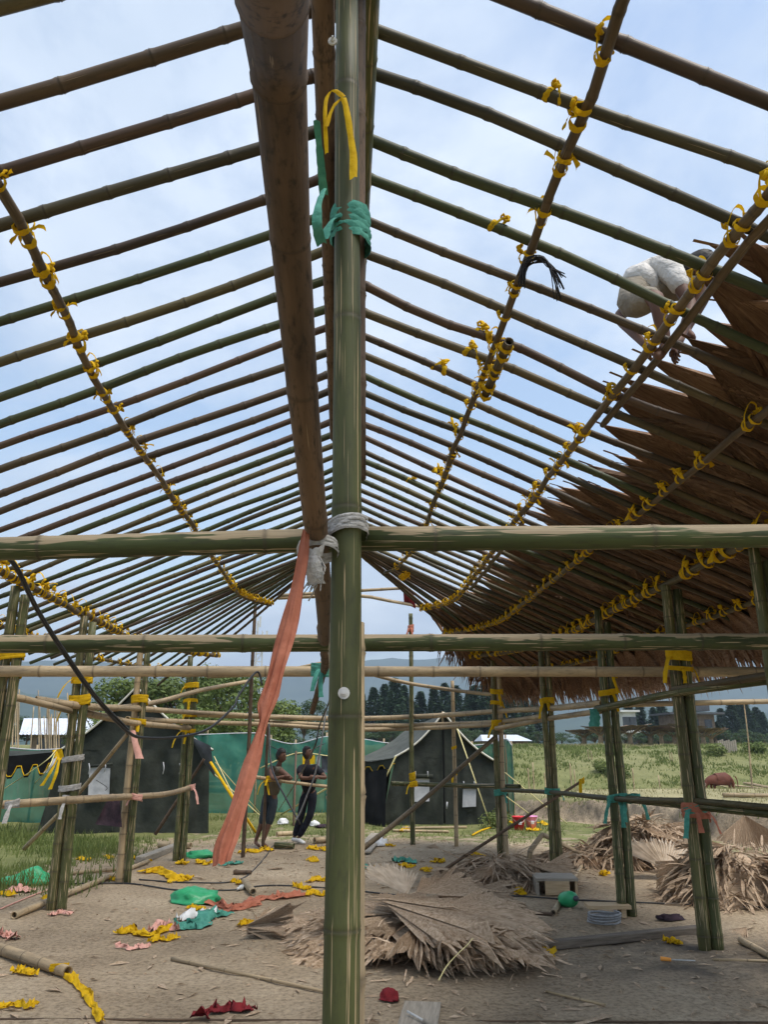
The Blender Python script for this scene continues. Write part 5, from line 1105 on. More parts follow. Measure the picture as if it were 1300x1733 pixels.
def heap(label, px, py, rx, ry, hgt, n, seed, nsh, top=None):
    c = gp(px, py); o = empty('palm_leaf_pile', c, 0, label, 'leaf pile'); r = random.Random(seed)
    V = [c+V3((0, 0, hgt*.9))]; F = []; m = 20                    # packed core of the heap
    for j, q in ((1, .5), (2, 1.0)):
        for i in range(m): a = 6.283*i/m; k = r.uniform(.8, .95); V.append(c+V3((math.cos(a)*rx*q*k, math.sin(a)*ry*q*k, hgt*(1-q*q)*.85*r.uniform(.85, 1.05)-.02)))
    for i in range(m): i2 = (i+1) % m; F += [(0, 1+i, 1+i2), (1+i, 1+m+i, 1+m+i2, 1+i2)]
    obj('heap_core', mesh('heap_core', V, F, smooth=False), 'palm_dry', o)
    for k in range(int(n*.7)):
        rho = math.sqrt(r.random())*.85; th = r.uniform(0, 6.283); p = c+V3((math.cos(th)*rx*rho, math.sin(th)*ry*rho, hgt*(1-rho*rho)+.02)); sl_ = math.atan2(2*hgt*rho, (rx+ry)/2)
        leaf(o, r.choice(PCM), p, th+r.gauss(0, .6), sl_+r.gauss(-.05, .22), r.gauss(0, .35), r.uniform(.42, .78))
    shreds(o, c, rx, ry, hgt*1.04, int(nsh*1.9), seed+1, L=(.16, .55), w=(.012, .045)); return o
h2 = heap('rounded bundle of reddish dry palm leaves before the low wooden box', 846, 1496, .85, .55, .34, 30, 31, 260)
h3 = heap('high heap of torn dry palm leaves below the earth ledge', 1095, 1462, 1.15, .8, .64, 40, 41, 520)
leaf(h3, PWM, gp(1104, 1482)+V3((0, -.55, .16)), R(92), -.55, .0, .70); heap('low spread of dry palm leaves at the foot of the high heap', 1005, 1460, .95, .5, .26, 22, 43, 260)
h4 = heap('heap of dry palm leaves topped by one open fan, right of the tied double post', 1262, 1520, .95, .7, .56, 34, 51, 460)
leaf(h4, PDM[0], gp(1262, 1480)+V3((.1, .0, .80)), R(-110), .65, .0, .75)
h5 = empty('palm_leaf_bunch', gp(415, 1590), 0, 'small bunch of dry palm strips on bare earth left of the front post', 'leaf bunch')
for k in range(5): leaf(h5, PCM[k], gp(415, 1590)+V3((0, 0, .04+.02*k)), R(28)+r.gauss(0, .12), -.12+r.gauss(0, .06), r.gauss(0, .3), r.uniform(.48, .62))
shreds(h5, gp(460, 1578), .3, .22, .10, 40, 61, L=(.1, .3))
for px, py, yaw, sc, lb in ((1040, 1728, R(150), .55, 'grey brown palm fan lying at the lower edge of bare ground'), (1010, 1590, R(165), .5, 'narrow torn palm leaf lying between the pile and the dark plank'), (720, 1435, R(10), .5, 'brown palm strip on the ground beyond the diagonal brace'), (480, 1472, R(170), .35, 'flat brown leaf near the black cable'), (1265, 1575, R(200), .55, 'torn palm leaf at the foot of the tied double post')):
    o = leaf(None, PCM[int(px) % 6], gp(px, py)+V3((0, 0, .03)), yaw, .06, .1, sc); tag(o, lb, 'palm leaf')
# ------------------------------------------------------------------ things on the ground
def crumple(c, sx, sy, sz, seed, n=14):
    V = []; F = []; m = n//2; ph = seed*1.7
    for j in range(m+1):
        th = math.pi*j/m
        for i in range(n):
            a = 6.283*i/n; d = V3((math.cos(a)*math.sin(th), math.sin(a)*math.sin(th), math.cos(th))); k = 1+1.3*float(fbm(np.array([d.x*2.3+ph]), np.array([d.y*2.3+d.z*1.9+ph]), 4, seed)[0]); V.append(c+V3((d.x*sx*k, d.y*sy*k, max(0, d.z*k)*sz+.012)))
    for j in range(m):
        for i in range(n): i2 = (i+1) % n; F.append((j*n+i, (j+1)*n+i, (j+1)*n+i2, j*n+i2))
    return V, F
def strip_on_ground(name, pts, w, mat, label, cat, seed, group=None, lift=.03, ends=1.0):
    """crumpled cloth lying along a path: folds across and along, frayed outline"""
    n = max(14, len(pts)*7); m = 9; P = path([gp(*p) for p in pts], n); i = np.arange(n)[:, None]/n*len(pts); j = np.arange(m)[None, :]/(m-1)-.5
    wv = w*(.75+1.5*fbm(i*1.5+seed, i*0+seed, 3, seed)); fold = np.abs(fbm(i*2.2+seed*1.3, j*3.0+seed, 4, seed+1))*2; lat = fbm(i*1.7, j*2.5+seed, 3, seed+2)*w*1.1; lon = fbm(i*2.6+4, j*3.1+seed, 3, seed+4)*w*1.0
    V = []; F = []
    for a in range(n):
        t = (P[min(a+1, n-1)]-P[max(a-1, 0)]).normalized(); u = V3((-t.y, t.x, 0)); q = P[a]
        for b in range(m): V.append(q+u*float(j[0, b]*wv[a, 0]+lat[a, b])+t*float(lon[a, b])+V3((0, 0, .008+lift*1.5*float(fold[a, b])*(1 if 0 < b < m-1 else .35))))
    for a in range(n-1):
        for b in range(m-1): F.append((a*m+b, a*m+b+1, (a+1)*m+b+1, (a+1)*m+b))
    return one(name, mesh(name, V, F), mat, label, cat, group)
def near(px, py):
    L = ((60, 1680, 'by the cut tan bamboo culm'), (45, 1500, 'by the green plastic bag'), (150, 1455, 'before the left tent'), (235, 1470, 'round the tan left post'), (330, 1462, 'round the far left double post'), (300, 1540, 'beside the teal rag and green sheet'), (275, 1592, 'beside the pale pink rag'), (440, 1440, 'at the bare feet of the leaning man'), (422, 1565, 'beside the small bunch of palm strips'), (525, 1505, 'left behind the front post'), (400, 1495, 'beside the clear bottle'), (540, 1440, 'below the man with white shoes'), (649, 1430, 'by the foot of the diagonal brace'), (690, 1405, 'before the right tent'), (700, 1470, 'beyond the flat leaf stack'), (808, 1450, 'behind the reddish leaf bundle'), (850, 1530, 'between the leaf stack and the wooden box'), (900, 1398, 'beside the red and pink buckets'), (1023, 1481, 'before the high leaf heap'), (1141, 1598, 'beside the dark plank'))
    return min(L, key=lambda l: (l[0]-px)**2+4*(l[1]-py)**2)[2]
YG = 'scraps of yellow cloth on the ground'
ys_ = [(140,1455,18),(182,1452,12),(235,1457,36),(302,1491,34),(310,1462,18),(345,1462,22),(425,1442,36),(450,1438,20),(530,1457,14),(540,1490,34),(510,1504,30),(536,1515,40),(400,1495,20),(422,1565,40),(275,1592,44),(30,1706,66),(40,1649,44),(80,1525,16),(10,1515,30),(192,1490,22),(330,1540,24),(649,1430,34),(637,1474,18),(690,1467,18),(723,1474,12),(735,1497,26),(742,1459,16),(808,1448,20),(846,1539,36),(880,1513,18),(1141,1598,26),(1023,1481,12),(921,1395,14),(905,1405,16),(531,1437,18),(552,1439,14),(690,1405,22),(860,1392,22)]
for k, (px, py, wp) in enumerate(ys_):
    a = r.uniform(-.25, .25); dx = wp*.5; Yd = gp(px, py).y; strip_on_ground('cloth_scrap', [(px-dx, py+dx*a+1), (px-dx*.3, py-2), (px+dx*.35, py+2), (px+dx, py-dx*a)], min(.16, .055+.004*Yd), 'cloth_yellow', 'small crumpled yellow cloth scrap on the ground '+near(px, py), 'cloth scrap', 300+k, YG, .07)
SG = strip_on_ground
SG('cloth_strip', [(110, 1648), (130, 1668), (150, 1690), (158, 1712), (172, 1735)], .085, 'cloth_yellow', 'long crumpled yellow cloth strip trailing from the cut bamboo end', 'cloth strip', 11, lift=.07)
SG('cloth_strip', [(196, 1582), (225, 1580), (250, 1585), (290, 1575)], .14, 'cloth_yellow', 'yellow cloth strip beside the pink rag, left of the teal cloth', 'cloth strip', 12, lift=.09)
SG('cloth_strip', [(238, 1478), (262, 1476), (290, 1486), (322, 1490)], .20, 'cloth_yellow', 'long yellow cloth heap beside the wooden beam near the tan post', 'cloth strip', 13, lift=.10)
SG('cloth_strip', [(895, 1606), (922, 1601), (940, 1609), (910, 1624), (938, 1626)], .09, 'cloth_yellow', 'knotted yellow cloth strip over the end of the dark plank', 'cloth strip', 14, lift=.08)
SG('cloth_strip', [(345, 1530), (390, 1540), (430, 1525), (470, 1522), (512, 1515)], .17, 'cloth_orange', 'long orange cloth strip lying crumpled beside the green plastic sheet', 'cloth strip', 15, lift=.10)
SG('cloth_strip', [(365, 1545), (400, 1540), (440, 1532)], .14, 'cloth_orange', 'short orange cloth fold touching the teal rag', 'cloth strip', 16, lift=.09)
SG('cloth_rag', [(300, 1572), (330, 1568), (345, 1558), (378, 1548)], .24, 'cloth_teal', 'teal rag with pale edge lying before the orange cloth', 'rag', 17, lift=.10)
SG('cloth_rag', [(300, 1560), (335, 1556), (365, 1552)], .10, 'paper_white', 'white paper strip lying on the teal rag', 'paper', 27, lift=.14)
SG('cloth_rag', [(252, 1582), (275, 1572), (298, 1578)], .16, 'cloth_pink', 'pale pink rag among yellow strips', 'rag', 18, lift=.11)
SG('cloth_rag', [(198, 1605), (225, 1608), (250, 1604)], .08, 'cloth_pink', 'thin pink rag left of the pale pink one', 'rag', 28, lift=.06)
SG('cloth_rag', [(10, 1512), (35, 1508), (55, 1510)], .18, 'cloth_pink', 'faded pink rag at the grass edge below the green bag', 'rag', 19, lift=.08)
SG('cloth_rag', [(-5, 1587), (12, 1586), (22, 1592)], .12, 'cloth_pink', 'pink rag scrap on bare earth above the loose bamboo culm', 'rag', 20, lift=.08)
SG('cloth_rag', [(83, 1551), (100, 1548), (120, 1550)], .08, 'cloth_pink', 'pink rag at the foot of the grey bound double post', 'rag', 29, lift=.06)
SG('cloth_rag', [(338, 1728), (365, 1714), (395, 1710), (428, 1716)], .12, 'cloth_maroon', 'maroon rag crumpled on the earth left of the front post', 'rag', 21, lift=.09)
SG('cloth_rag', [(372, 1466), (390, 1464), (410, 1462)], .14, 'cloth_teal', 'small teal rag under the hanging orange strip', 'rag', 22, lift=.08)
SG('cloth_rag', [(668, 1460), (685, 1458), (700, 1462)], .16, 'cloth_teal', 'teal rag on the ground beyond the palm piles', 'rag', 23, lift=.10)
SG('cloth_rag', [(612, 1472), (618, 1470), (625, 1473)], .10, 'cloth_teal', 'tiny teal rag right behind the front post', 'rag', 24, lift=.08)
one('cloth_rag', mesh('cloth_rag', *crumple(gp(658, 1694), .075, .06, .055, 8, 24)), 'cloth_maroon', 'balled dark red cloth under the edge of the flat palm stack', 'rag')
for px, py, sx, sy, sz, mt, lb, ct, sd_ in ((45, 1497, .40, .22, .17, 'plastic_green', 'bright green plastic bag on grass left of the double post', 'plastic bag', 1), (328, 1527, .30, .20, .13, 'plastic_green', 'crumpled green plastic sheet next to the orange cloth', 'plastic sheet', 2), (336, 1452, .28, .18, .10, 'plastic_green', 'green plastic sheet lying by the foot of a far double post', 'plastic sheet', 3), (1135, 1558, .16, .06, .05, 'cloth_dark', 'small black rag on the ground between two right posts', 'rag', 4), (640, 1432, .16, .12, .12, 'paper_white', 'white crumpled bag beside the diagonal brace foot', 'plastic bag', 6), (532, 1398, .14, .1, .1, 'paper_white', 'white litter near the foot of the green net', 'litter', 7), (478, 1395, .14, .1, .1, 'paper_white', 'white litter on grass behind the leaning men', 'litter', 8), (546, 1401, .16, .1, .06, 'cloth_dark', 'dark purple rag on the grass by the net', 'rag', 9)):
    one('plastic_bag' if 'bag' in ct else ('rag' if ct == 'rag' else ct.replace(' ', '_')), mesh('bag', *crumple(gp(px, py), sx, sy, sz, sd_, 22)), mt, lb, ct)
# loose bamboo, planks and tools
def lying(name, a, b, r0, mat, label, cat, r1=None, node=.33, lift=None, n=10):
    p, q_ = gp(*a), gp(*b); l = r0 if lift is None else lift; p.z += l; q_.z += l; return tag(culm(name, [p, q_], r0, r1 or r0*.9, mat, None, node, n), label, cat)
lb_ = lying('bamboo_culm', (-30, 1607), (113, 1656), .048, 'bamboo_tan', 'cut tan bamboo culm on the ground with yellow cloth at its end', 'bamboo culm', node=.3, n=14); pe = gp(98, 1650); band(lb_, pe+V3((0, 0, .05)), .055, .05, 'cloth_yellow', squash=1.2, seed=91, tail=1)
lying('bamboo_pole', (22, 1556), (250, 1462), .040, 'bamboo_tan', 'long bamboo pole lying from the double post towards the wooden beam', 'bamboo pole', .03)
lying('bamboo_pole', (118, 1482), (205, 1474), .032, 'bamboo_tan', 'thin bamboo pole lying in the grass beyond the double post', 'bamboo pole')
lying('bamboo_stick', (290, 1626), (558, 1684), .016, 'bamboo_tan', 'long thin pale split cane lying towards the front post', 'cane', .010, node=.5)
lying('bamboo_culm', (268, 1435), (322, 1437), .06, 'bamboo_tan', 'short pale culm lying before the left tent', 'bamboo culm'); lying('bamboo_culm', (465, 1436), (497, 1437), .055, 'bamboo_green', 'short green culm at the bare feet of the leaning man', 'bamboo culm'); lying('bamboo_culm', (468, 1416), (500, 1414), .05, 'bamboo_tan', 'pale culm lying behind the bare feet', 'bamboo culm')
lying('bamboo_culm', (532, 1428), (600, 1424), .06, 'bamboo_tan', 'pale culm lying behind the front post', 'bamboo culm'); lying('bamboo_culm', (413, 1498), (428, 1516), .045, 'bamboo_tan', 'short grey culm stub beside a plastic bottle', 'bamboo culm'); lying('bamboo_stick', (395, 1480), (425, 1480), .03, 'bamboo_aged', 'short brown stick beside the black cable', 'stick')
lying('bamboo_stick', (937, 1550), (985, 1470), .03, 'bamboo_tan', 'pale bamboo stick under the low wooden box', 'stick'); lying('bamboo_stick', (898, 1548), (935, 1551), .02, 'bamboo_aged', 'thin grey stick lying before the low wooden box', 'stick'); lying('bamboo_stick', (1255, 1597), (1310, 1627), .03, 'bamboo_tan', 'bamboo stick lying right of the tied double post', 'stick')
lying('bamboo_stick', (1208, 1626), (1300, 1629), .012, 'bamboo_tan', 'thin cane lying at the foot of the tied double post', 'cane'); lying('bamboo_stick', (925, 1680), (1025, 1704), .012, 'bamboo_tan', 'thin cane in front of the flat palm stack', 'cane'); lying('bamboo_stick', (-20, 1727), (1320, 1733), .008, 'bamboo_aged', 'very thin long cane lying across the near ground', 'cane', node=.6)
lying('bamboo_stick', (680, 1404), (790, 1402), .03, 'bamboo_tan', 'pale pole lying before the right tent', 'bamboo pole'); lying('bamboo_stick', (665, 1408), (760, 1410), .03, 'bamboo_tan', 'second pale pole lying just in front of the right tent', 'bamboo pole')
p_ = gp(895, 1465); tag(culm('bent_branch', [p_, p_+V3((.1, 0, .35)), p_+V3((.45, .1, .42)), p_+V3((.9, -.1, .1))], .045, .03, 'bamboo_tan', None, .5, 8), 'bent pale branch leaning behind the reddish leaf bundle', 'branch')
def plank(name, a, b, w, t, mat, label, cat, lift=.0):
    p, q_ = gp(*a), gp(*b); d = q_-p; L = d.length; m = Matrix.Rotation(math.atan2(d.y, d.x), 3, 'Z'); bm = bmesh.new(); bmesh.ops.create_cube(bm, size=1); bmesh.ops.scale(bm, vec=(L, w, t), verts=bm.verts); bmesh.ops.bevel(bm, geom=bm.edges[:], offset=t*.12, segments=1, affect='EDGES'); me = bpy.data.meshes.new(name); bm.to_mesh(me); bm.free()
    o = one(name, me, mat, label, cat); o.location = (p+q_)/2+V3((0, 0, t/2+lift)); o.rotation_euler = (0, 0, math.atan2(d.y, d.x)); return o
plank('dark_plank', (886, 1612), (1195, 1578), .11, .07, 'wood_dark', 'long dark weathered plank lying from the leaf stack to the tied double post', 'plank')
plank('grey_board', (700, 1772), (716, 1698), .26, .022, 'wood_grey', 'square grey board lying at the lower edge before the leaf stack', 'board')
ch = empty('chisel', gp(708, 1725, .03), 0, 'chisel with steel blade lying on the grey board', 'chisel'); a, b = gp(690, 1722, .035), gp(718, 1738, .035); MB().tube([a, b], .008, 6).build('blade', 'steel', ch, True); MB().tube([b, b+(b-a)*.7], .014, 8).build('handle', 'wood_grey', ch, True)
plank('wooden_beam', (236, 1462), (300, 1436), .16, .10, 'wood_grey', 'grey wooden beam lying between the tan post and the left tent', 'beam')
plank('thin_board', (612, 1447), (640, 1415), .30, .03, 'wood_grey', 'pale board propped on the ground behind the front post', 'board', .03)
bx = empty('wooden_box', gp(940, 1512), R(-6), 'low open grey wooden box on the ground beside the reddish leaf bundle', 'box'); LOCAL[0] = True
MB().box((0, 0, .19), (.52, .46, .03)).build('top', 'wood_grey', bx); MB().box((0, -.215, .095), (.30, .03, .16)).build('front_board', 'wood_pale', bx); MB().box((-.235, 0, .09), (.03, .42, .17)).build('side_board', 'wood_grey', bx); MB().box((.235, 0, .09), (.03, .42, .17)).build('side_board', 'wood_pale', bx); LOCAL[0] = False
tb = empty('wooden_stool', gp(1030, 1550), R(-4), 'low pale wooden stool board at the foot of a double post', 'stool'); LOCAL[0] = True
MB().box((0, 0, .10), (.46, .22, .035)).build('seat', 'wood_pale', tb); MB().box((-.15, 0, .04), (.05, .18, .085)).build('leg', 'wood_pale', tb); MB().box((.15, 0, .04), (.05, .18, .085)).build('leg', 'wood_pale', tb); LOCAL[0] = False
c = gp(1024, 1568, .02); P = [c+V3((math.cos(i*.42)*(.16+.012*math.sin(i*1.3)), math.sin(i*.42)*(.15+.012*math.cos(i)), .012+.0016*i)) for i in range(62)]; mb = MB(); mb.tube(P, .011, 6); o = one('hose_coil', mesh('hose_coil', mb.v, mb.f), 'wire_grey', 'coil of grey plastic hose on the ground by the pale stool', 'hose coil')
def lathe(prof, n=20):
    V = []; F = []
    for rr_, z in prof:
        for i in range(n): a = 6.283*i/n; V.append(V3((math.cos(a)*rr_, math.sin(a)*rr_, z)))
    for j in range(len(prof)-1):
        for i in range(n): i2 = (i+1) % n; F.append((j*n+i, j*n+i2, (j+1)*n+i2, (j+1)*n+i))
    F.append(tuple(range(n-1, -1, -1))); return V, F
jg = empty('plastic_jug', gp(964, 1536), 0, 'round green plastic jug lying by the pale stick', 'jug'); jg.rotation_euler = (R(78), 0, R(20)); jg.location.z += .085; LOCAL[0] = True
obj('body', mesh('body', *lathe([(.02, -.11), (.075, -.105), (.085, -.06), (.085, .04), (.07, .09), (.03, .11), (.028, .14), (.022, .14)])), 'plastic_green', jg); obj('cap', mesh('cap', *lathe([(.03, .125), (.03, .155), (.0, .156)])), 'tarp_black', jg); LOCAL[0] = False
for px, py, mt, lb in ((879, 1405, 'bucket_red', 'red plastic bucket standing on grass before the net end'), (900, 1404, 'bucket_pink', 'pink plastic bucket standing beside the red one')):
    bk = empty('bucket', gp(px, py), 0, lb, 'bucket'); LOCAL[0] = True; obj('body', mesh('body', *lathe([(.10, 0), (.145, .27), (.152, .27), (.152, .29), (.138, .29), (.095, .02), (.0, .02)])), mt, bk)
    MB().tube(path([(-.15, 0, .27), (-.10, -.09, .20), (0, -.15, .16), (.10, -.09, .20), (.15, 0, .27)], 12), .005, 5).build('handle', 'steel', bk, True); MB().box((0, -.135, .16), (.07, .012, .07)).build('label_patch', 'paper_white', bk); LOCAL[0] = False
sdv = empty('screwdriver', gp(1125, 1628, .02), 0, 'screwdriver with orange handle lying on bare earth', 'screwdriver'); a, b, c_ = gp(1119, 1627, .022), gp(1137, 1629, .022), gp(1178, 1630, .018); MB().tube(path([a, a.lerp(b, .5), b], 7), .017, 10, .014).build('handle', 'handle_orange', sdv, True); MB().tube([b, c_], .005, 6).build('shaft', 'steel', sdv, True)
bt = empty('plastic_bottle', gp(409, 1506, .03), 0, 'clear plastic bottle lying beside the grey culm stub', 'bottle'); bt.rotation_euler = (R(88), 0, R(-15)); LOCAL[0] = True; obj('body', mesh('body', *lathe([(.0, -.1), (.033, -.1), (.033, .06), (.015, .10), (.014, .12)], 14)), 'plastic_clear', bt); obj('cap', mesh('cap', *lathe([(.017, .118), (.017, .138), (.0, .139)], 12)), 'paper_white', bt); LOCAL[0] = False
# cables, hanging strips
def cable(name, pts, r_, mat, label, cat='cable'):
    P = path(pts, 6*len(pts)); mb = MB(); mb.tube(P, r_, 6); return one(name, mesh(name, mb.v, mb.f), mat, label, cat)
cb_ = cable('cable', [atY(-15, 925, 3.2), atY(22, 955, 3.35), atY(60, 1030, 3.6), atY(110, 1110, 3.8), atY(160, 1180, 4.0), atY(215, 1238, 4.3), atY(250, 1249, 4.6), atY(310, 1246, 5.0), atY(355, 1232, 5.4), atY(395, 1196, 5.8), atY(402, 1180, 5.9), atY(425, 1146, 6.2), atY(437, 1138, 6.3), atY(444, 1160, 6.3)], .0085, 'wire_black', 'black electric cable looping down from the left end of the front beam')
cable('cable', [atY(-15, 922, 3.22), atY(26, 955, 3.36), atY(66, 1034, 3.6), atY(116, 1112, 3.8), atY(166, 1182, 4.0), atY(216, 1234, 4.3)], .006, 'wire_black', 'thin wire running alongside the looped black cable')
cable('cable', [atY(577, 1155, 7.4), atY(560, 1172, 7.4), atY(556, 1190, 7.5), atY(540, 1230, 8), atY(520, 1290, 9), gp(470, 1395, .3)], .008, 'wire_black', 'thin black wire hanging from the teal tie towards the ground', 'wire')
cable('cable', [atY(552, 1200, 9.5), atY(545, 1250, 9.5), atY(533, 1310, 9.6), atY(520, 1345, 9.7), atY(508, 1375, 9.8), atY(500, 1388, 9.8)], .010, 'wire_grey', 'grey wire hanging in front of the man in black', 'wire')
cable('cable', [atY(455, 1225, 14), atY(458, 1290, 13.6), atY(470, 1325, 13.2), atY(500, 1380, 12.8), atY(508, 1395, 12.8)], .016, 'wire_black', 'black wire hanging in front of the barefoot man', 'wire')
G_ = lambda *l: [gp(x, y, .012) for x, y in l]
cable('cable', G_((120, 1497), (220, 1497), (300, 1508), (390, 1508), (455, 1500), (560, 1505), (720, 1520), (860, 1518), (980, 1525), (1180, 1533), (1320, 1538)), .010, 'wire_black', 'black cable lying across the ground from left posts to the right heap')
cable('cable', G_((235, 1490), (310, 1495), (400, 1492), (440, 1462), (462, 1432)), .010, 'wire_black', 'second black cable curving on the ground towards the leaning men')
cable('cord', G_((0, 1540), (60, 1515), (110, 1498)), .008, 'cloth_pink', 'thin pink cord lying from the grass to the double post', 'cord')
mb = MB(); P = path([atY(518, 893, 2.16), atY(510, 960, 2.12), atY(493, 1040, 2.10), atY(472, 1120, 2.06), atY(455, 1180, 2.02), atY(446, 1222, 2.0), atY(428, 1280, 1.98), atY(408, 1350, 1.95), atY(384, 1420, 1.92), atY(374, 1462, 1.9)], 34)
wp = [12, 24, 33, 38, 35, 15, 28, 33, 35, 32]; Wd = [float(np.interp(i/33*9, range(10), wp))/FPX*2.02 for i in range(34)]
V = []; F = []; m = 15
for i in range(34):
    u = V3((.93, .18*math.sin(i*.5), .32)); k = 1+.12*math.sin(i*.9)
    for j in range(m):
        t = j/(m-1)-.5; fz = float(fbm(np.array([t*7.0+i*.05]), np.array([i*.16]), 4, 8)[0]); V.append(P[i]+u*(Wd[i]*t*k)+V3((0, -1, 0))*(Wd[i]*(.22*(1-4*t*t)+fz*.75))+V3((0, 0, fz*.02)))
for i in range(33):
    for j in range(m-1): F.append((i*m+j, i*m+j+1, (i+1)*m+j+1, (i+1)*m+j))
one('orange_strip', mesh('orange_strip', V, F), 'cloth_orange', 'long orange cloth strip knotted midway, hanging from the front beam and blowing left', 'cloth strip')
mb = MB(); ribbon(mb, [atY(224, 1236, 11.3), atY(228, 1255, 11.25), atY(236, 1284, 11.2)], .07, .12, V3((1, 0, 0)), 45, 9); one('cloth_rag', mesh('cloth_rag', mb.v, mb.f), 'cloth_pink', 'pink rag hanging from the tan left post', 'rag')
V, F = cloth(atY(160, 1395, 11.2), atY(206, 1400, 11.2), atY(202, 1344, 11.3), atY(185, 1346, 11.3), nu=12, nv=10, amp=.10, seed=46); one('hung_garment', mesh('hung_garment', V, F), 'cloth_dark', 'dark maroon garment draped over the left waist rail', 'garment')
V, F = cloth(atY(684, 1020, 14.6), atY(704, 1030, 14.6), atY(700, 1000, 14.4), atY(682, 992, 14.2), amp=.05, seed=47); one('cloth_rag', mesh('cloth_rag', V, F), 'cloth_maroon', 'dark red rag tied at the far end of the right roof edge', 'rag')
mb = MB(); r5 = random.Random(9)
for k in range(22):
    o_ = r5.uniform(-.02, .02); P = path([atY(882+r5.uniform(-3, 6), 475+r5.uniform(-8, 14), 3.45), atY(890, 448+r5.uniform(-3, 3), 3.45), atY(912, 438+r5.uniform(-4, 4), 3.44), atY(932, 452+r5.uniform(-6, 4), 3.42), atY(945+r5.uniform(-6, 14), 490+r5.uniform(-30, 18), 3.42)], 12); mb.tube([p+V3((o_, o_, 0)) for p in P], .0028, 4)
one('black_tuft', mesh('black_tuft', mb.v, mb.f), 'hair', 'drooping tuft of black fibres caught on the purlin over the open rafters', 'fibre tuft')
mb = MB(); ribbon(mb, [atY(1004, 1200, 9.0), atY(1008, 1212, 8.95), atY(1006, 1230, 8.9)], .10, .13, V3((1, 0, 0)), 48, 8); one('cloth_rag', mesh('cloth_rag', mb.v, mb.f), 'cloth_teal', 'teal rag hanging under the rail beside a right double post', 'rag')
# fine litter: chips, leaf shreds and twigs
mb = MB(); r = random.Random(77)
for k in range(2600):
    x = r.gauss(.4, 2.4); y = r.uniform(4.8, 17); 
    if abs(x) > 4.6: continue
    L = r.choice((.010, .014, .02, .03, .045, .08))*r.uniform(.6, 1.3); a = r.uniform(0, 6.28); d = V3((math.cos(a), math.sin(a), 0)); s_ = V3((-d.y, d.x, 0))*max(.004, L*r.uniform(.08, .3)); z = gzs(x, y)+.006; p = V3((x, y, z)); mb.add([p-d*L-s_*.3, p-s_+V3((0, 0, r.uniform(.004, .02))), p+d*L+V3((0, 0, .004)), p+s_+V3((0, 0, .003))], [(0, 1, 2, 3)])
tag(obj('leaf_litter', mesh('leaf_litter', mb.v, mb.f, smooth=False), 'palm_dry'), 'dry leaf shreds, bamboo chips and twigs strewn over the earth floor', 'litter', kind='stuff')
# ------------------------------------------------------------------ grass
def grass(name, n, region, hgt, mat, label, seed, dens=None, wid=.35):
    g = np.random.default_rng(seed); x0, x1, y0, y1 = region; X = g.uniform(x0, x1, n); Y = g.uniform(y0, y1, n); keep = np.ones(n, bool)
    if dens is not None: keep = g.random(n) < dens(X, Y)
    X, Y = X[keep], Y[keep]; n = len(X); Z = gz(X, Y)-.02; H = hgt*g.uniform(.45, 1.25, n)*(1+np.clip(fbm(X*.7, Y*.7, 3, seed)*2.2, -.6, 1.2)); a = g.uniform(0, 6.283, n); Wd = H*.10*wid+.006*(Y/12); lean = H*g.uniform(.1, .7, n); b = g.uniform(0, 6.283, n)
    P0 = np.stack([X-np.cos(a)*Wd, Y-np.sin(a)*Wd, Z], 1); P1 = np.stack([X+np.cos(a)*Wd, Y+np.sin(a)*Wd, Z], 1); P2 = np.stack([X+np.cos(b)*lean, Y+np.sin(b)*lean, Z+H], 1)
    V = np.stack([P0, P1, P2], 1).reshape(-1, 3); me = bpy.data.meshes.new(name); me.vertices.add(3*n); me.vertices.foreach_set('co', V.ravel()); me.loops.add(3*n); me.loops.foreach_set('vertex_index', np.arange(3*n)); me.polygons.add(n); me.polygons.foreach_set('loop_start', np.arange(n)*3); me.polygons.foreach_set('loop_total', np.full(n, 3)); me.update(); me.validate()
    tag(obj(name, me, mat), label, 'grass', kind='stuff')
dn = lambda X, Y: np.clip(.5+fbm(X*.8, Y*.8, 4, 2)*2.6, 0, 1)
grass('grass', 26000, (-9, -3.1, 10.5, 19), .16, 'grass_green', 'green grass growing round the left tent and posts', 1, lambda X, Y: dn(X, Y)*np.clip((-X-3.0)/1.5, 0, 1)**.7)
grass('grass', 16000, (-4.5, 6.8, 15.2, 24), .08, 'grass_green', 'thin short grass before the tents', 2, lambda X, Y: dn(X, Y)*np.clip((Y-15)/3, 0.05, 1))
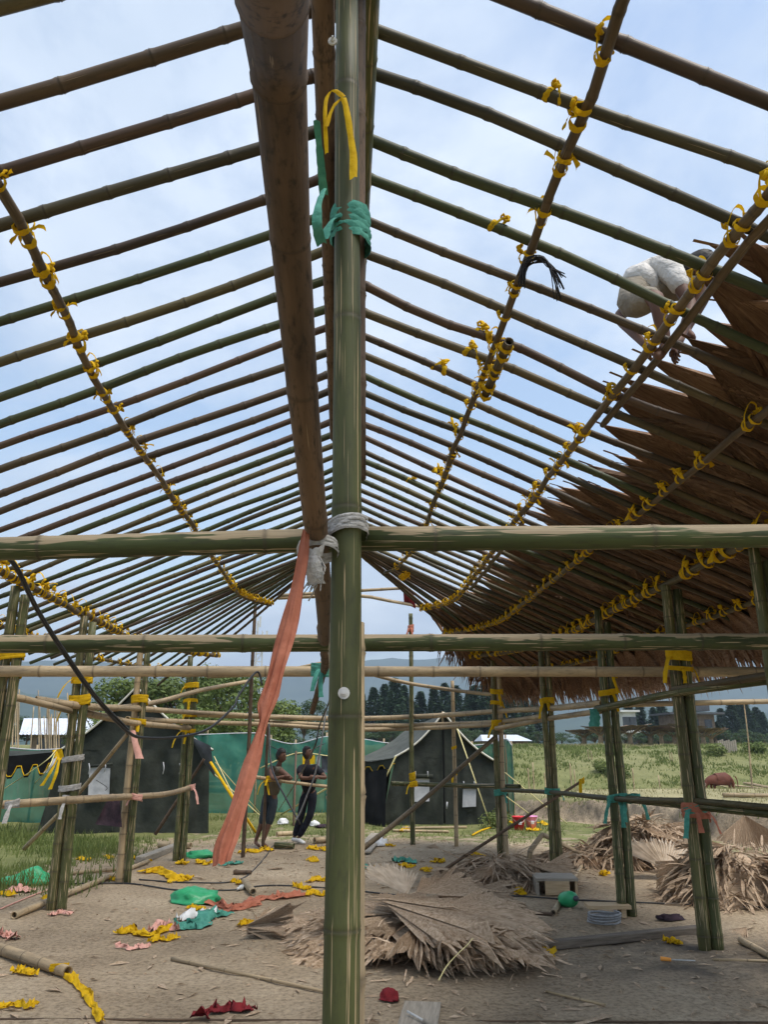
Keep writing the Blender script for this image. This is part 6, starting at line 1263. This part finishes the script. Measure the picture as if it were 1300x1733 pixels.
grass('grass', 26000, (3.6, 24, 17, 44), .10, 'grass_dry', 'dry pale grass on the flat above the earth ledge', 3, lambda X, Y: dn(X, Y)*(X > ledge_x(Y)+.15)*1.3, .7)
grass('grass', 6000, (6.0, 13, 9, 22), .12, 'grass_green', 'green grass along the lip of the earth ledge', 6, lambda X, Y: 1.0*(X > ledge_x(Y)+.1)*(X < ledge_x(Y)+1.2))
grass('grass', 60000, (3, 46, 43, 62), .20, 'grass_green', 'rough green grass on the bank', 4, lambda X, Y: dn(X, Y)*(X < Y*.66), .9)
grass('grass', 30000, (3, 60, 58, 84), .18, 'grass_dry', 'dry grass on the terrace under the shelters', 5, lambda X, Y: dn(X, Y)*(X < Y*.66), 1.2)
for k, (px, py, Y) in enumerate(((1020, 1294, 48.5), (1045, 1300, 47.5), (1210, 1262, 54), (1275, 1268, 55), (850, 1395, 18.6))):
    c = atY(px, py, Y); zb = gzs(c.x, Y); s_ = .55 if Y > 40 else .3; V, F = leaf_cloud([(c.x+rnd.uniform(-.5, .5)*s_*2, Y+rnd.uniform(-.4, .4)*s_, zb+rnd.uniform(.2, .8)*s_, rnd.uniform(.45, .8)*s_*1.3, .7) for _ in range(6)], 900, .10 if Y > 40 else .04, 90+k)
    one('shrub', mesh('shrub', V, F, smooth=False), 'leaf_broad' if k % 2 else 'grass_green', 'low green shrub on the grassy bank' if Y > 40 else 'small leafy shrub beside the buckets', 'shrub', 'shrubs on the bank' if Y > 40 else None)
# ------------------------------------------------------------------ haze
hz = bpy.data.materials.new('haze'); hz.use_nodes = True; nt = hz.node_tree; nt.nodes.clear(); o_ = N(nt, 'ShaderNodeOutputMaterial'); pv = N(nt, 'ShaderNodeVolumePrincipled'); pv.inputs['Color'].default_value = (.66, .80, .98, 1); pv.inputs['Density'].default_value = 0.00036; pv.inputs['Anisotropy'].default_value = 0.2; nt.links.new(pv.outputs[0], o_.inputs['Volume'])
MBh = MB().box((0, 1400, 200), (9000, 6000, 440)); tag(MBh.build('haze', hz), 'thin pale blue haze over the valley', 'haze', kind='stuff')
